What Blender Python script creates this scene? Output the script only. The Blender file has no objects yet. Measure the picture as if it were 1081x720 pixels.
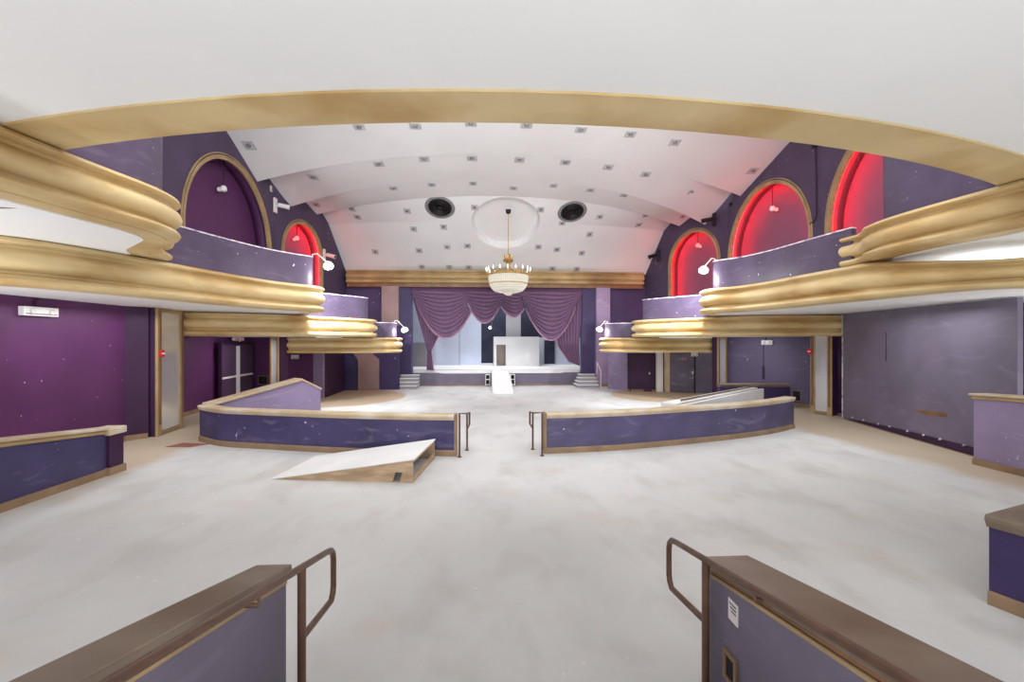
import bpy, math, random
from mathutils import Vector, Matrix
from mathutils.geometry import tessellate_polygon
random.seed(7)
C = bpy.context.scene.collection
PI = math.pi

# ------------------------------------------------------------------ materials
def lin(c):
    return tuple((v/255/12.92 if v/255 <= .04045 else ((v/255+.055)/1.055)**2.4) for v in c) + (1,)
def mat(name, rgb, rough=.6, var=.12, vscale=1.2, specks=0, speck_rgb=(225, 220, 222), metallic=0,
        bump=0, bscale=30, stretch=(1, 1, 1), spec=.35, rgb2=None, scale2=.5, scratch=0):
    m = bpy.data.materials.new(name); m.use_nodes = True
    nt = m.node_tree; N = nt.nodes; L = nt.links
    b = N['Principled BSDF']; b.inputs['Roughness'].default_value = rough
    b.inputs['Metallic'].default_value = metallic
    b.inputs['Specular IOR Level'].default_value = spec
    geo = N.new('ShaderNodeNewGeometry')
    mp = N.new('ShaderNodeMapping'); mp.inputs['Scale'].default_value = stretch
    L.new(geo.outputs['Position'], mp.inputs['Vector'])
    n1 = N.new('ShaderNodeTexNoise'); n1.inputs['Scale'].default_value = vscale; n1.inputs['Detail'].default_value = 6
    L.new(mp.outputs[0], n1.inputs['Vector'])
    c = lin(rgb)
    r = N.new('ShaderNodeValToRGB')
    r.color_ramp.elements[0].position = .3; r.color_ramp.elements[1].position = .7
    r.color_ramp.elements[0].color = tuple(v*(1-var) for v in c[:3])+(1,)
    r.color_ramp.elements[1].color = tuple(min(1, v*(1+var)) for v in c[:3])+(1,)
    L.new(n1.outputs['Fac'], r.inputs['Fac'])
    out = r.outputs['Color']
    def mix(out, fac, col):
        x = N.new('ShaderNodeMix'); x.data_type = 'RGBA'
        L.new(fac, x.inputs['Factor']); L.new(out, x.inputs['A']); x.inputs['B'].default_value = col
        return x.outputs['Result']
    def ramp(src, a, bb):
        q = N.new('ShaderNodeMapRange'); q.inputs['From Min'].default_value = a; q.inputs['From Max'].default_value = bb
        L.new(src, q.inputs['Value']); return q.outputs['Result']
    if rgb2:
        n2 = N.new('ShaderNodeTexNoise'); n2.inputs['Scale'].default_value = scale2; n2.inputs['Detail'].default_value = 4
        L.new(mp.outputs[0], n2.inputs['Vector'])
        out = mix(out, ramp(n2.outputs['Fac'], .45, .68), lin(rgb2))
    if scratch:
        m2 = N.new('ShaderNodeMapping'); m2.inputs['Scale'].default_value = (.6, .6, 2.2); m2.inputs['Rotation'].default_value = (.5, .3, .4)
        L.new(geo.outputs['Position'], m2.inputs['Vector'])
        n4 = N.new('ShaderNodeTexNoise'); n4.inputs['Scale'].default_value = 1.6; n4.inputs['Detail'].default_value = 8; n4.inputs['Distortion'].default_value = 1.5
        L.new(m2.outputs[0], n4.inputs['Vector'])
        q = N.new('ShaderNodeMath'); q.operation = 'MULTIPLY'; q.inputs[1].default_value = scratch
        L.new(ramp(n4.outputs['Fac'], .57, .75), q.inputs[0])
        out = mix(out, q.outputs[0], lin((178, 170, 196)))
    if specks:
        n3 = N.new('ShaderNodeTexNoise'); n3.inputs['Scale'].default_value = 8; n3.inputs['Detail'].default_value = 3
        n3.inputs['Roughness'].default_value = .6
        L.new(geo.outputs['Position'], n3.inputs['Vector'])
        out = mix(out, ramp(n3.outputs['Fac'], .735-specks, .745-specks), lin(speck_rgb))
    L.new(out, b.inputs['Base Color'])
    if bump:
        nb = N.new('ShaderNodeTexNoise'); nb.inputs['Scale'].default_value = bscale; nb.inputs['Detail'].default_value = 4
        L.new(mp.outputs[0], nb.inputs['Vector'])
        bp = N.new('ShaderNodeBump'); bp.inputs['Strength'].default_value = bump; bp.inputs['Distance'].default_value = .02
        L.new(nb.outputs['Fac'], bp.inputs['Height']); L.new(bp.outputs[0], b.inputs['Normal'])
    return m
def emis(name, rgb, s):
    m = bpy.data.materials.new(name); m.use_nodes = True
    b = m.node_tree.nodes['Principled BSDF']
    b.inputs['Base Color'].default_value = lin(rgb)
    b.inputs['Emission Color'].default_value = lin(rgb); b.inputs['Emission Strength'].default_value = s
    return m
M = dict(
    ceil=mat('white_ceiling_paint', (226, 226, 226), .85, .04, .5, specks=0, bump=.15, bscale=3),
    soffit=mat('white_soffit_paint', (243, 243, 241), .8, .02, .6),
    gold=mat('gold_paint', (212, 188, 140), .5, .1, 1.0, stretch=(1, 1, 3), rgb2=(186, 150, 94), scale2=.7),
    goldtrim=mat('gold_trim_paint', (168, 142, 104), .5, .2, 2.0),
    oldgold=mat('aged_gold_paint', (188, 162, 116), .45, .1, 1.0, rgb2=(150, 120, 80), scale2=.6),
    plum=mat('plum_wall_paint', (92, 46, 92), .5, .16, .9, specks=.01),
    plumdark=mat('dark_plum_paint', (58, 28, 62), .55, .2, 1.2, specks=.0),
    upper=mat('violet_wall_paint', (78, 64, 88), .6, .14, 1.1, specks=.008),
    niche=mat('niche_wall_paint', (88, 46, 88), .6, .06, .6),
    nichelit=mat('lit_niche_wall_tint', (112, 88, 114), .6, .06, .6),  # lit copy of the niche wall colour, its brightness put into the paint
    reveal=mat('red_glow_reveal_tint', (140, 74, 90), .6, .06, .6),  # red strip glow painted into the reveal colour of lit niches
    parapet=mat('parapet_violet_paint', (84, 72, 94), .4, .18, 1.4, specks=.02, scratch=.12),
    halfwall=mat('half_wall_violet_paint', (82, 75, 106), .42, .2, 1.3, specks=.022, scratch=.2),
    halfwallblue=mat('half_wall_indigo_paint', (66, 59, 96), .42, .25, 1.3, specks=.022, scratch=.2),
    lavender=mat('lavender_paint', (146, 130, 162), .5, .12, 1.2, specks=.02, scratch=.5),
    grape=mat('grape_wall_paint', (94, 84, 112), .55, .12, .7, specks=.012, scratch=.12),
    greyviolet=mat('grey_violet_paint', (112, 104, 122), .55, .12, 1.0, specks=.0, scratch=.15),
    navy=mat('indigo_wall_paint', (62, 50, 90), .55, .2, 1.0, specks=.004),
    doorleaf=mat('dusty_plum_door_paint', (86, 62, 90), .5, .1, 1.4),
    scratched=mat('scratched_door_paint', (98, 90, 108), .5, .25, 1.6, specks=.02, scratch=.8),
    white=mat('dusty_white_paint', (232, 231, 230), .7, .05, 1.5),
    chip=mat('chipped_plaster', (222, 212, 218), .9, .2, 6, rgb2=(130, 112, 150), scale2=5),
    cap=mat('half_wall_cap_wood', (190, 168, 136), .45, .16, 2.0, rgb2=(214, 204, 188), scale2=1.2),
    capgrey=mat('worn_grey_brown_wood', (128, 112, 98), .4, .16, 2.4, rgb2=(108, 88, 72), scale2=1.6),
    base=mat('brown_baseboard', (142, 118, 92), .55, .2, 2.5),
    wood=mat('brown_stained_wood', (128, 92, 62), .4, .25, 2.2, stretch=(1, 1, .4)),
    ply=mat('plywood', (182, 156, 128), .6, .18, 3, stretch=(1, 1, 5), rgb2=(160, 132, 104), scale2=2),
    taupe=mat('taupe_paint', (150, 126, 124), .6, .12, 1.5),
    pipe=mat('brown_metal', (104, 78, 64), .35, .2, 8, metallic=.3),
    black=mat('black_metal', (26, 24, 28), .5, .1, 4),
    dark=mat('dark_recess', (30, 26, 34), .8, .1, 4),
    patch=mat('bare_grey_patch', (184, 184, 186), .9, .2, 9),
    socket=mat('grey_socket', (128, 126, 126), .8, .3, 12),
    chrome=mat('brushed_steel', (190, 188, 190), .3, .05, 4, metallic=.9),
    curtain=mat('purple_velvet', (120, 92, 120), .75, .1, 6),
    fringe=mat('mauve_fringe', (176, 136, 158), .8, .2, 14),
    bluewall=mat('blue_grey_flat_paint', (196, 204, 222), .8, .06, .8),
    stageblack=mat('dark_stage_paint', (52, 54, 74), .8, .3, .9),
    stagegrey=mat('grey_flat_paint', (150, 148, 152), .8, .08, .8),
    brown=mat('brown_doorway_paint', (150, 136, 128), .8, .1, 1),
    crystal=mat('crystal_beads', (246, 240, 226), .15, .12, 40, spec=.7),
    brass=mat('brass', (206, 170, 104), .3, .15, 6, metallic=.6),
    plastic=mat('white_plastic', (236, 232, 230), .4, .03, 5),
    pink=mat('faded_red_sign', (238, 176, 172), .5, .04, 5),
    red=mat('red_plastic', (205, 40, 36), .4, .05, 5),
    redpaint=mat('dull_red_mat', (150, 96, 92), .8, .2, 4),
    lens=emis('lit_lens', (240, 246, 255), 22),
    bulb=emis('lit_bulb', (255, 246, 236), 2.2),
    led=emis('red_led', (255, 12, 16), 95),
    paper=mat('white_label_paper', (222, 216, 214), .7, .05, 6),
    ink=mat('dark_ink', (60, 54, 60), .7, .05, 6),
)
_b = M['curtain'].node_tree.nodes['Principled BSDF']; _b.inputs['Sheen Weight'].default_value = .6; _b.inputs['Sheen Roughness'].default_value = .4
_b.inputs['Sheen Tint'].default_value = lin((200, 160, 200))
def mirror_mat():
    m = bpy.data.materials.new('aged_mirror'); m.use_nodes = True
    b = m.node_tree.nodes['Principled BSDF']
    b.inputs['Base Color'].default_value = lin((236, 238, 240)); b.inputs['Metallic'].default_value = .6
    b.inputs['Roughness'].default_value = .12
    return m
M['mirror'] = mirror_mat()
def floor_mat():
    m = bpy.data.materials.new('pale_dusty_concrete'); m.use_nodes = True
    nt = m.node_tree; N = nt.nodes; L = nt.links; b = N['Principled BSDF']
    b.inputs['Roughness'].default_value = .55; b.inputs['Specular IOR Level'].default_value = .3
    geo = N.new('ShaderNodeNewGeometry')
    def noise(s, d, st=(1, 1, 1), dist=0):
        mp = N.new('ShaderNodeMapping'); mp.inputs['Scale'].default_value = st
        L.new(geo.outputs['Position'], mp.inputs['Vector'])
        n = N.new('ShaderNodeTexNoise'); n.inputs['Scale'].default_value = s; n.inputs['Detail'].default_value = d
        n.inputs['Distortion'].default_value = dist; L.new(mp.outputs[0], n.inputs['Vector']); return n.outputs['Fac']
    def rng(src, a, bb, lo=0, hi=1):
        q = N.new('ShaderNodeMapRange'); q.inputs['From Min'].default_value = a; q.inputs['From Max'].default_value = bb
        q.inputs['To Min'].default_value = lo; q.inputs['To Max'].default_value = hi
        L.new(src, q.inputs['Value']); return q.outputs['Result']
    def mth(op, a, bb):
        q = N.new('ShaderNodeMath'); q.operation = op
        for i, v in enumerate((a, bb)):
            if isinstance(v, (int, float)): q.inputs[i].default_value = v
            else: L.new(v, q.inputs[i])
        return q.outputs[0]
    def mix(out, fac, col):
        x = N.new('ShaderNodeMix'); x.data_type = 'RGBA'
        L.new(fac, x.inputs['Factor'])
        if isinstance(out, tuple): x.inputs['A'].default_value = out
        else: L.new(out, x.inputs['A'])
        x.inputs['B'].default_value = col; return x.outputs['Result']
    col = mix(lin((215, 215, 214)), rng(noise(.4, 8, (1, .7, 1), .3), .4, .68), lin((199, 199, 199)))
    col = mix(col, rng(noise(1.3, 9, (1, .6, 1), .3), .5, .68, 0, .6), lin((188, 185, 182)))
    col = mix(col, rng(noise(.9, 5), .56, .75, 0, .5), lin((200, 188, 174)))
    col = mix(col, rng(noise(9, 3), .72, .76, 0, .7), lin((236, 236, 236)))
    # bare tan concrete along the two side aisles
    sx = N.new('ShaderNodeSeparateXYZ'); L.new(geo.outputs['Position'], sx.inputs[0])
    ax = mth('ABSOLUTE', mth('ADD', sx.outputs['X'], -.2), 0)
    edge = mth('ADD', ax, mth('MULTIPLY', noise(.8, 4), 1.1))
    col = mix(col, rng(edge, 8.15, 8.75, 0, .85), lin((188, 168, 142)))
    # round tan platform patch by the left side stage wall, and one on the right
    for cx, cy, r in ((-7.6, 20.6, 3.2), (7.6, 20.4, 2.6)):
        dx = mth('POWER', mth('ADD', sx.outputs['X'], -cx), 2); dy = mth('POWER', mth('ADD', sx.outputs['Y'], -cy), 2)
        d = mth('SQRT', mth('ADD', dx, dy), 0)
        col = mix(col, rng(d, r+.08, r-.08, 0, .9), lin((190, 166, 136)))
    L.new(col, b.inputs['Base Color'])
    bp = N.new('ShaderNodeBump'); bp.inputs['Strength'].default_value = .25; bp.inputs['Distance'].default_value = .02
    L.new(noise(6, 6), bp.inputs['Height']); L.new(bp.outputs[0], b.inputs['Normal'])
    return m
M['floor'] = floor_mat()

# ------------------------------------------------------------------ mesh helpers
class MB:
    def __init__(s): s.v = []; s.f = []
    def add(s, vs, fs):
        o = len(s.v); s.v += [tuple(p) for p in vs]; s.f += [tuple(i+o for i in q) for q in fs]; return s
    def box(s, x0, x1, y0, y1, z0, z1):
        return s.prism([(x0, y0), (x1, y0), (x1, y1), (x0, y1)], z0, z1)
    def prism(s, poly, z0, z1):
        n = len(poly)
        zz = (lambda z: (lambda p: z)) if not callable(z0) else None
        f0 = z0 if callable(z0) else (lambda p: z0); f1 = z1 if callable(z1) else (lambda p: z1)
        vs = [(p[0], p[1], f0(p)) for p in poly] + [(p[0], p[1], f1(p)) for p in poly]
        tri = tessellate_polygon([[Vector((p[0], p[1], 0)) for p in poly]]) if n > 4 else [tuple(range(n))]
        fs = [tuple(reversed(t)) for t in tri] + [tuple(i+n for i in t) for t in tri]
        fs += [(i, (i+1) % n, (i+1) % n+n, i+n) for i in range(n)]
        return s.add(vs, fs)
    def obar(s, a, b, w, z0, z1, shift=0):
        # upright slab from plan point a to b, width w centred (shift moves it sideways)
        d = Vector((b[0]-a[0], b[1]-a[1])).normalized(); n = Vector((d.y, -d.x))
        A = Vector(a[:2])+n*shift; B = Vector(b[:2])+n*shift; h = n*w/2
        return s.prism([A+h, B+h, B-h, A-h], z0, z1)
    def slab(s, pts, vec, holes=()):
        # planar polygon (3D points, optional holes) extruded by vec
        loops = [[Vector(p) for p in pts]] + [[Vector(p) for p in h] for h in holes]
        flat = [p for l in loops for p in l]; n = len(flat)
        tri = tessellate_polygon(loops)
        v = Vector(vec)
        vs = flat + [p+v for p in flat]
        fs = [tuple(t) for t in tri] + [tuple(reversed([i+n for i in t])) for t in tri]
        o = 0
        for l in loops:
            k = len(l)
            fs += [(o+i, o+(i+1) % k, o+(i+1) % k+n, o+i+n) for i in range(k)]
            o += k
        return s.add(vs, fs)
    def tube(s, path, r, n=8, cap=True):
        P = [Vector(p) for p in path]; rings = []
        up = Vector((0, 0, 1)); prev = None
        for i, p in enumerate(P):
            t = (P[min(i+1, len(P)-1)]-P[max(i-1, 0)]).normalized()
            if prev is None:
                a = t.cross(up if abs(t.z) < .95 else Vector((1, 0, 0))).normalized()
            else:
                a = (prev-t*prev.dot(t)).normalized()
            prev = a; b = t.cross(a)
            rr = r[i] if isinstance(r, (list, tuple)) else r
            rings.append([p+a*rr*math.cos(2*PI*k/n)+b*rr*math.sin(2*PI*k/n) for k in range(n)])
        vs = [q for R in rings for q in R]; fs = []
        for i in range(len(P)-1):
            for k in range(n):
                fs.append((i*n+k, i*n+(k+1) % n, (i+1)*n+(k+1) % n, (i+1)*n+k))
        if cap:
            fs.append(tuple(range(n))); fs.append(tuple(range((len(P)-1)*n, len(P)*n)))
        return s.add(vs, fs)
    def lathe(s, c, prof, n=24, axis=None):
        vs = []; fs = []
        R = Matrix.Identity(3)
        if axis is not None: R = Vector((0, 0, 1)).rotation_difference(Vector(axis)).to_matrix()
        c = Vector(c)
        for r, z in prof:
            for k in range(n):
                vs.append(c+R @ Vector((r*math.cos(2*PI*k/n), r*math.sin(2*PI*k/n), z)))
        m = len(prof)
        for i in range(m-1):
            for k in range(n):
                fs.append((i*n+k, i*n+(k+1) % n, (i+1)*n+(k+1) % n, (i+1)*n+k))
        fs.append(tuple(range(n))); fs.append(tuple(range((m-1)*n, m*n)))
        return s.add(vs, fs)
    def sweep(s, path, prof, side):
        # closed profile [(out, z)] along a plan path; side=+1: out is to the right of travel
        P = [Vector(p) for p in path]; per = isinstance(prof[0][0], tuple); n = len(prof[0] if per else prof); vs = []
        for i, p in enumerate(P):
            d0 = (P[i]-P[i-1]).normalized() if i else (P[1]-P[0]).normalized()
            d1 = (P[i+1]-P[i]).normalized() if i < len(P)-1 else d0
            n0 = Vector((d0.y, -d0.x))*side; n1 = Vector((d1.y, -d1.x))*side
            m = (n0+n1).normalized(); k = 1/max(.5, m.dot(n0))
            for o, z in (prof[i] if per else prof):
                q = p+m*(o*k); vs.append((q.x, q.y, z))
        fs = []
        for i in range(len(P)-1):
            for j in range(n):
                fs.append((i*n+j, i*n+(j+1) % n, (i+1)*n+(j+1) % n, (i+1)*n+j))
        for o in (0, (len(P)-1)*n):
            tri = tessellate_polygon([[Vector((q[0], q[1], 0)) for q in (prof[0 if o == 0 else -1] if per else prof)]])
            fs += [tuple(i+o for i in t) for t in tri]
        return s.add(vs, fs)
    def grid(s, fn, nu, nv):
        vs = [fn(i/nu, j/nv) for j in range(nv+1) for i in range(nu+1)]
        fs = [(j*(nu+1)+i, j*(nu+1)+i+1, (j+1)*(nu+1)+i+1, (j+1)*(nu+1)+i) for j in range(nv) for i in range(nu)]
        return s.add(vs, fs)
    def build(s, name, m, parent=None, smooth=False, bevel=0, solid=0, struct=False, angle=40):
        off = Vector((0, 0, 0)); p = parent
        while p is not None: off += p.location; p = p.parent
        if parent is None and not struct:
            xs = list(zip(*s.v)); off = Vector(((min(xs[0])+max(xs[0]))/2, (min(xs[1])+max(xs[1]))/2, min(xs[2])))
        me = bpy.data.meshes.new(name)
        me.from_pydata([(Vector(v)-off)[:] for v in s.v], [], s.f)
        import bmesh
        bm = bmesh.new(); bm.from_mesh(me)
        bmesh.ops.remove_doubles(bm, verts=bm.verts, dist=1e-5)
        bmesh.ops.recalc_face_normals(bm, faces=bm.faces); bm.to_mesh(me); bm.free()
        if smooth:
            me.polygons.foreach_set('use_smooth', [True]*len(me.polygons))
            if angle < 180: me.set_sharp_from_angle(angle=math.radians(angle))
        me.materials.append(m)
        o = bpy.data.objects.new(name, me); C.objects.link(o)
        if parent is not None: o.parent = parent
        else: o.location = off if not struct else (0, 0, 0)
        if struct: o['kind'] = 'structure'
        if bevel:
            k = o.modifiers.new('bevel', 'BEVEL'); k.width = bevel; k.segments = 2; k.limit_method = 'ANGLE'
        if solid:
            k = o.modifiers.new('solid', 'SOLIDIFY'); k.thickness = solid
        return o
def thing(name, label, cat, loc, group=None):
    o = bpy.data.objects.new(name, None); C.objects.link(o); o.location = loc; o.empty_display_size = .2
    o['label'] = label; o['category'] = cat
    if group: o['group'] = group
    return o
def tag(o, label, cat, group=None):
    o['label'] = label; o['category'] = cat
    if group: o['group'] = group
    return o
def dup(root, loc, label):
    r = root.copy(); C.objects.link(r); r.location = loc; r['label'] = label
    for ch in list(root.children):
        c = ch.copy(); C.objects.link(c); c.parent = r
        for g in list(ch.children):
            d = g.copy(); C.objects.link(d); d.parent = c
    return r
def smooth_path(pts, n=6):
    P = [Vector(p) for p in pts]; out = []
    for i in range(len(P)-1):
        p0 = P[max(i-1, 0)]; p1 = P[i]; p2 = P[i+1]; p3 = P[min(i+2, len(P)-1)]
        for k in range(n):
            t = k/n
            out.append(.5*((2*p1)+(p2-p0)*t+(2*p0-5*p1+4*p2-p3)*t*t+(3*p1-p0-3*p2+p3)*t**3))
    out.append(P[-1]); return out
def frame(A, B):
    # upright plane through plan points A, B: (s, z, n) -> point; n to the right of A->B
    a = Vector((A[0], A[1], 0)); d = (Vector((B[0], B[1], 0))-a); L = d.length; d /= L
    nn = Vector((d.y, -d.x, 0))
    return (lambda s, z, n=0: a+d*s+nn*n+Vector((0, 0, z))), L

# ------------------------------------------------------------------ setting: floor, ceilings, walls
MB().box(-13, 14, -4, 26.2, -.3, 0).build('floor', M['floor'], struct=True)

def mez_in(x): return 4.2+.0295*(x+.2)**2
def mez_out(x): return 4.8+.031*(x+.2)**2
xs = [-11+.5*i for i in range(46)]
MB().prism([(-11, -4)]+[(11.5, -4)]+[(x, mez_in(x)+.05) for x in reversed(xs)], 4.83, 5.05).build('ceiling', M['soffit'], struct=True)
b = MB()
for i in range(len(xs)-1):
    x0, x1 = xs[i], xs[i+1]
b.prism([(x, mez_in(x)) for x in xs]+[(x, mez_out(x)) for x in reversed(xs)], 4.805, 5.3)
b.build('trim_1', M['gold'], struct=True)

# vaulted main ceiling: sawtooth shells, each row (left wall point, crown point, right wall point)
rows = [((-9.6, 3.0, 10.2), (0, 3.0, 10.0), (10.3, 3.0, 10.2)),
        ((-9.6, 13.0, 10.2), (0, 13.0, 9.8), (10.3, 13.0, 10.25)),
        ((-9.6, 15.9, 9.55), (0, 15.4, 9.68), (10.3, 15.9, 9.7)),
        ((-9.6, 17.97, 8.57), (0, 17.0, 9.47), (10.3, 19.07, 8.75)),
        ((-9.6, 18.0, 9.45), (0, 17.02, 9.50), (10.3, 19.1, 9.45)),
        ((-9.35, 20.55, 8.39), (0, 18.9, 9.25), (9.72, 21.23, 8.07)),
        ((-9.35, 20.57, 9.25), (0, 18.92, 9.26), (9.72, 21.25, 8.95)),
        ((-8.95, 22.52, 8.6), (0, 20.5, 9.03), (9.15, 22.81, 8.4)),
        ((-8.95, 22.54, 9.1), (0, 20.52, 9.05), (9.15, 22.83, 9.05)),
        ((-8.72, 23.53, 8.42), (0, 21.9, 8.25), (8.8, 23.89, 8.42)),
        ((-8.35, 25.25, 6.3), (0, 25.0, 6.3), (8.3, 25.31, 6.25))]
def arc(row, u):          # u -1..1 across the room
    L, K, R = row; W = R if u > 0 else L; a = abs(u)
    q = a**2.2
    j = rows.index(row)
    if j in (4, 6, 8):        # a step up that dies out away from the side walls
        p = arc(rows[j-1], u); e = max(0, (a-.72)/.28); e = e*e*(3-2*e)
        p.z += .012+(W[2]-(rows[j-1][2] if u > 0 else rows[j-1][0])[2])*e; p.y += .02
        return p
    return Vector((W[0]*a, K[1]+(W[1]-K[1])*a*a, K[2]+(W[2]-K[2])*q))
def build_ceiling(centre, R, depth):
    NU = 48; b = MB()
    us = [-1+2*i/NU for i in range(NU+1)]
    for j in range(len(rows)-1):
        if j in (8, 9):
            uu = sorted(set([u for u in us if abs(u) > .26]+[-.26+.52*i/110 for i in range(111)])); nv = 1
            nv = 40
        else: uu = us; nv = 1
        vs = []
        for k in range(nv+1):
            for u in uu:
                p = arc(rows[j], u).lerp(arc(rows[j+1], u), k/nv)
                if nv > 1:
                    d = p-centre; q = (math.sqrt(d.x*d.x+d.y*d.y*1.35)-R)/.07
                    f = max(0, min(1, .5-q)); p = p+Vector((0, .45, .9))*depth*f
                vs.append(p)
        n = len(uu)
        b.add(vs, [(k*n+i, k*n+i+1, (k+1)*n+i+1, (k+1)*n+i) for k in range(nv) for i in range(n-1)])
    return b.build('ceiling', M['ceil'], struct=True, smooth=True, angle=25)
def ceil_pt(rowf, u):
    j = min(int(rowf), len(rows)-2); t = rowf-j
    return arc(rows[j], u).lerp(arc(rows[j+1], u), t)
def ceil_nrm(rowf, u):
    a = ceil_pt(rowf, u); du = ceil_pt(rowf, u+.01)-ceil_pt(rowf, u-.01)
    j = int(rowf); t0 = max(j+.001, rowf-.02); t1 = min(j+.999, rowf+.02)
    dv = ceil_pt(t1, u)-ceil_pt(t0, u)
    n = du.cross(dv).normalized()
    return n if n.z < 0 else -n

# upper side walls with arched niches
ZS_TOP = 10.6
def arch_pts(s0, s1, zb, zs, n=28, grow=0):
    r = (s1-s0)/2; c = (s0+s1)/2
    pts = [(s0-grow, zb)]
    for i in range(n+1):
        a = PI-PI*i/n
        pts.append((c+(r+grow)*math.cos(a), zs+(r+grow)*math.sin(a)))
    pts.append((s1+grow, zb)); return pts
def upper_wall(side):
    sg = -1 if side == 'left' else 1
    if side == 'left':
        segs = [((-9.5, 3.0), (-9.5, 19.5)), ((-9.5, 19.5), (-8.3, 25.5))]
        niches = [(0, 13.68-3, 18.9-3, 4.2, 6.05, False), (1, .5, 3.4, 4.0, 6.42, True)]
        labels = ['unlit plum arched wall niche with gold edging, on the left wall above the balconies',
                  'red lit arched niche on the left wall, nearest the stage']
        flip = False
    else:
        segs = [((10.2, 3.0), (10.2, 20.05)), ((10.2, 20.05), (8.2, 25.5))]
        niches = [(0, 8.5-3, 13.95-3, 4.8, 6.2, True), (0, 14.82-3, 19.85-3, 4.2, 6.12, True), (1, .55, 3.6, 4.0, 6.4, True)]
        labels = ['red lit arched niche partly hidden behind the rounded parapet at upper right',
                  'wide red lit arched niche with white pendant lamp, middle one of the right wall',
                  'small red lit arched niche on the right wall, nearest the stage']
    for k, (A, B) in enumerate(segs):
        F, L = frame(A, B)
        if side == 'left': G = F                       # right of travel faces the room (+x)
        else: G = lambda s, z, n=0, F=F: F(s, z, -n)   # left of travel faces the room
        zb0, zb1 = (3.65, 2.9) if k == 0 else (2.25, 2.25)
        if k == 0:
            outline = [(0, 4.1), (11.5, 4.1), (11.5, 3.4), (15.4, 3.4), (15.4, 2.7), (L, 2.7), (L, ZS_TOP), (0, ZS_TOP)]
        else:
            outline = [(0, 2.7), (L, 2.7), (L, ZS_TOP), (0, ZS_TOP)]
        holes = [arch_pts(a, b, zb, zs) for (sk, a, b, zb, zs, lit) in niches if sk == k]
        w = MB().slab([G(s, z) for s, z in outline], G(0, 0, -.12)-G(0, 0), [[G(s, z) for s, z in h] for h in holes])
        w.build('wall_'+side, M['upper'], struct=True)
        for (sk, a, b, zb, zs, lit), lab in zip(niches, labels):
            if sk != k: continue
            D = .55
            t = thing('arched_niche', lab, 'niche', G((a+b)/2, zb, 0)[:], 'arched niches of the side walls')
            P = arch_pts(a, b, zb, zs, 36)
            inner = arch_pts(a, b, zb, zs, 36, .0)
            # reveal (barrel) behind the wall
            Q = arch_pts(a, b, zb, zs, 36, .10); n = len(Q)
            vs = [G(s, z, -.121) for s, z in Q]+[G(s, z, -D) for s, z in Q]
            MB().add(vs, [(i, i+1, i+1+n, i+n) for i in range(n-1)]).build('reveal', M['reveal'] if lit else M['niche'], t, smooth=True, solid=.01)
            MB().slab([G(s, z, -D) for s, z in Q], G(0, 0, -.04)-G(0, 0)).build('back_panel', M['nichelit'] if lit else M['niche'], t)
            # moulded frame: three ridges running round the opening
            for gr, wd, nm, dp in ((.02, .055, 'moulding', .05), (.115, .04, 'moulding', .045)):
                I = arch_pts(a, b, zb, zs, 36, gr); O = arch_pts(a, b, zb, zs, 36, gr+wd); n = len(I)
                vs = [G(s, z, .001) for s, z in I]+[G(s, z, dp) for s, z in I]+[G(s, z, dp) for s, z in O]+[G(s, z, .001) for s, z in O]
                MB().add(vs, [(i+n*j, i+1+n*j, i+1+n*((j+1) % 4), i+n*((j+1) % 4)) for i in range(n-1) for j in range(4)]).build(nm, M['goldtrim'], t, bevel=.01)
            I = arch_pts(a, b, zb, zs, 36, -.05); O = arch_pts(a, b, zb, zs, 36, .02); n = len(I)
            vs = [G(s, z, -.06) for s, z in I]+[G(s, z, .02) for s, z in I]+[G(s, z, .02) for s, z in O]+[G(s, z, -.06) for s, z in O]
            MB().add(vs, [(i+n*j, i+1+n*j, i+1+n*((j+1) % 4), i+n*((j+1) % 4)) for i in range(n-1) for j in range(4)]).build('inner_lip', M['goldtrim'], t)
            if lit:
                T = arch_pts(a, b, zb+.05, zs, 48, .078)
                o = MB().tube([G(s, z, -.17) for s, z in T], .016, 6).build('led_strip', M['led'], t)
                o['label'] = 'glowing red light strip'
            # pendant spotlight hung in the niche
            r = (b-a)/2; ztop = zs+r; s = (a+b)/2; big = r > 2
            lab2 = {'left': ['white pendant lamp in the unlit plum niche at left', 'white pendant lamp in the small red niche at left'],
                    'right': ['', 'white pendant lamp in the wide red niche of the right wall', 'white pendant lamp in the small red niche nearest the stage at right']}[side]
            li = labels.index(lab)
            if lab2[li]:
                dz = .85 if big else .6
                p = thing('pendant_lamp', lab2[li], 'lamp', G(s, ztop, -.33)[:])
                MB().tube([G(s, ztop+.08, -.33), G(s, ztop-dz, -.33)], .016, 6).build('stem', M['black'], p)
                q = G(s, ztop-dz-.06, -.33)
                MB().lathe(q, [(.02, .12), (.07, .1), (.1, .04), (.11, -.04), (.06, -.09)], 14).build('lamp_head', M['plastic'], p, smooth=True)
                MB().tube([q+Vector((0, -.05, -.02)), q+Vector((0, -.26, -.1))], [.05, .075], 10).build('spot_head', M['plastic'], p, smooth=True)
upper_wall('left'); upper_wall('right')

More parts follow.
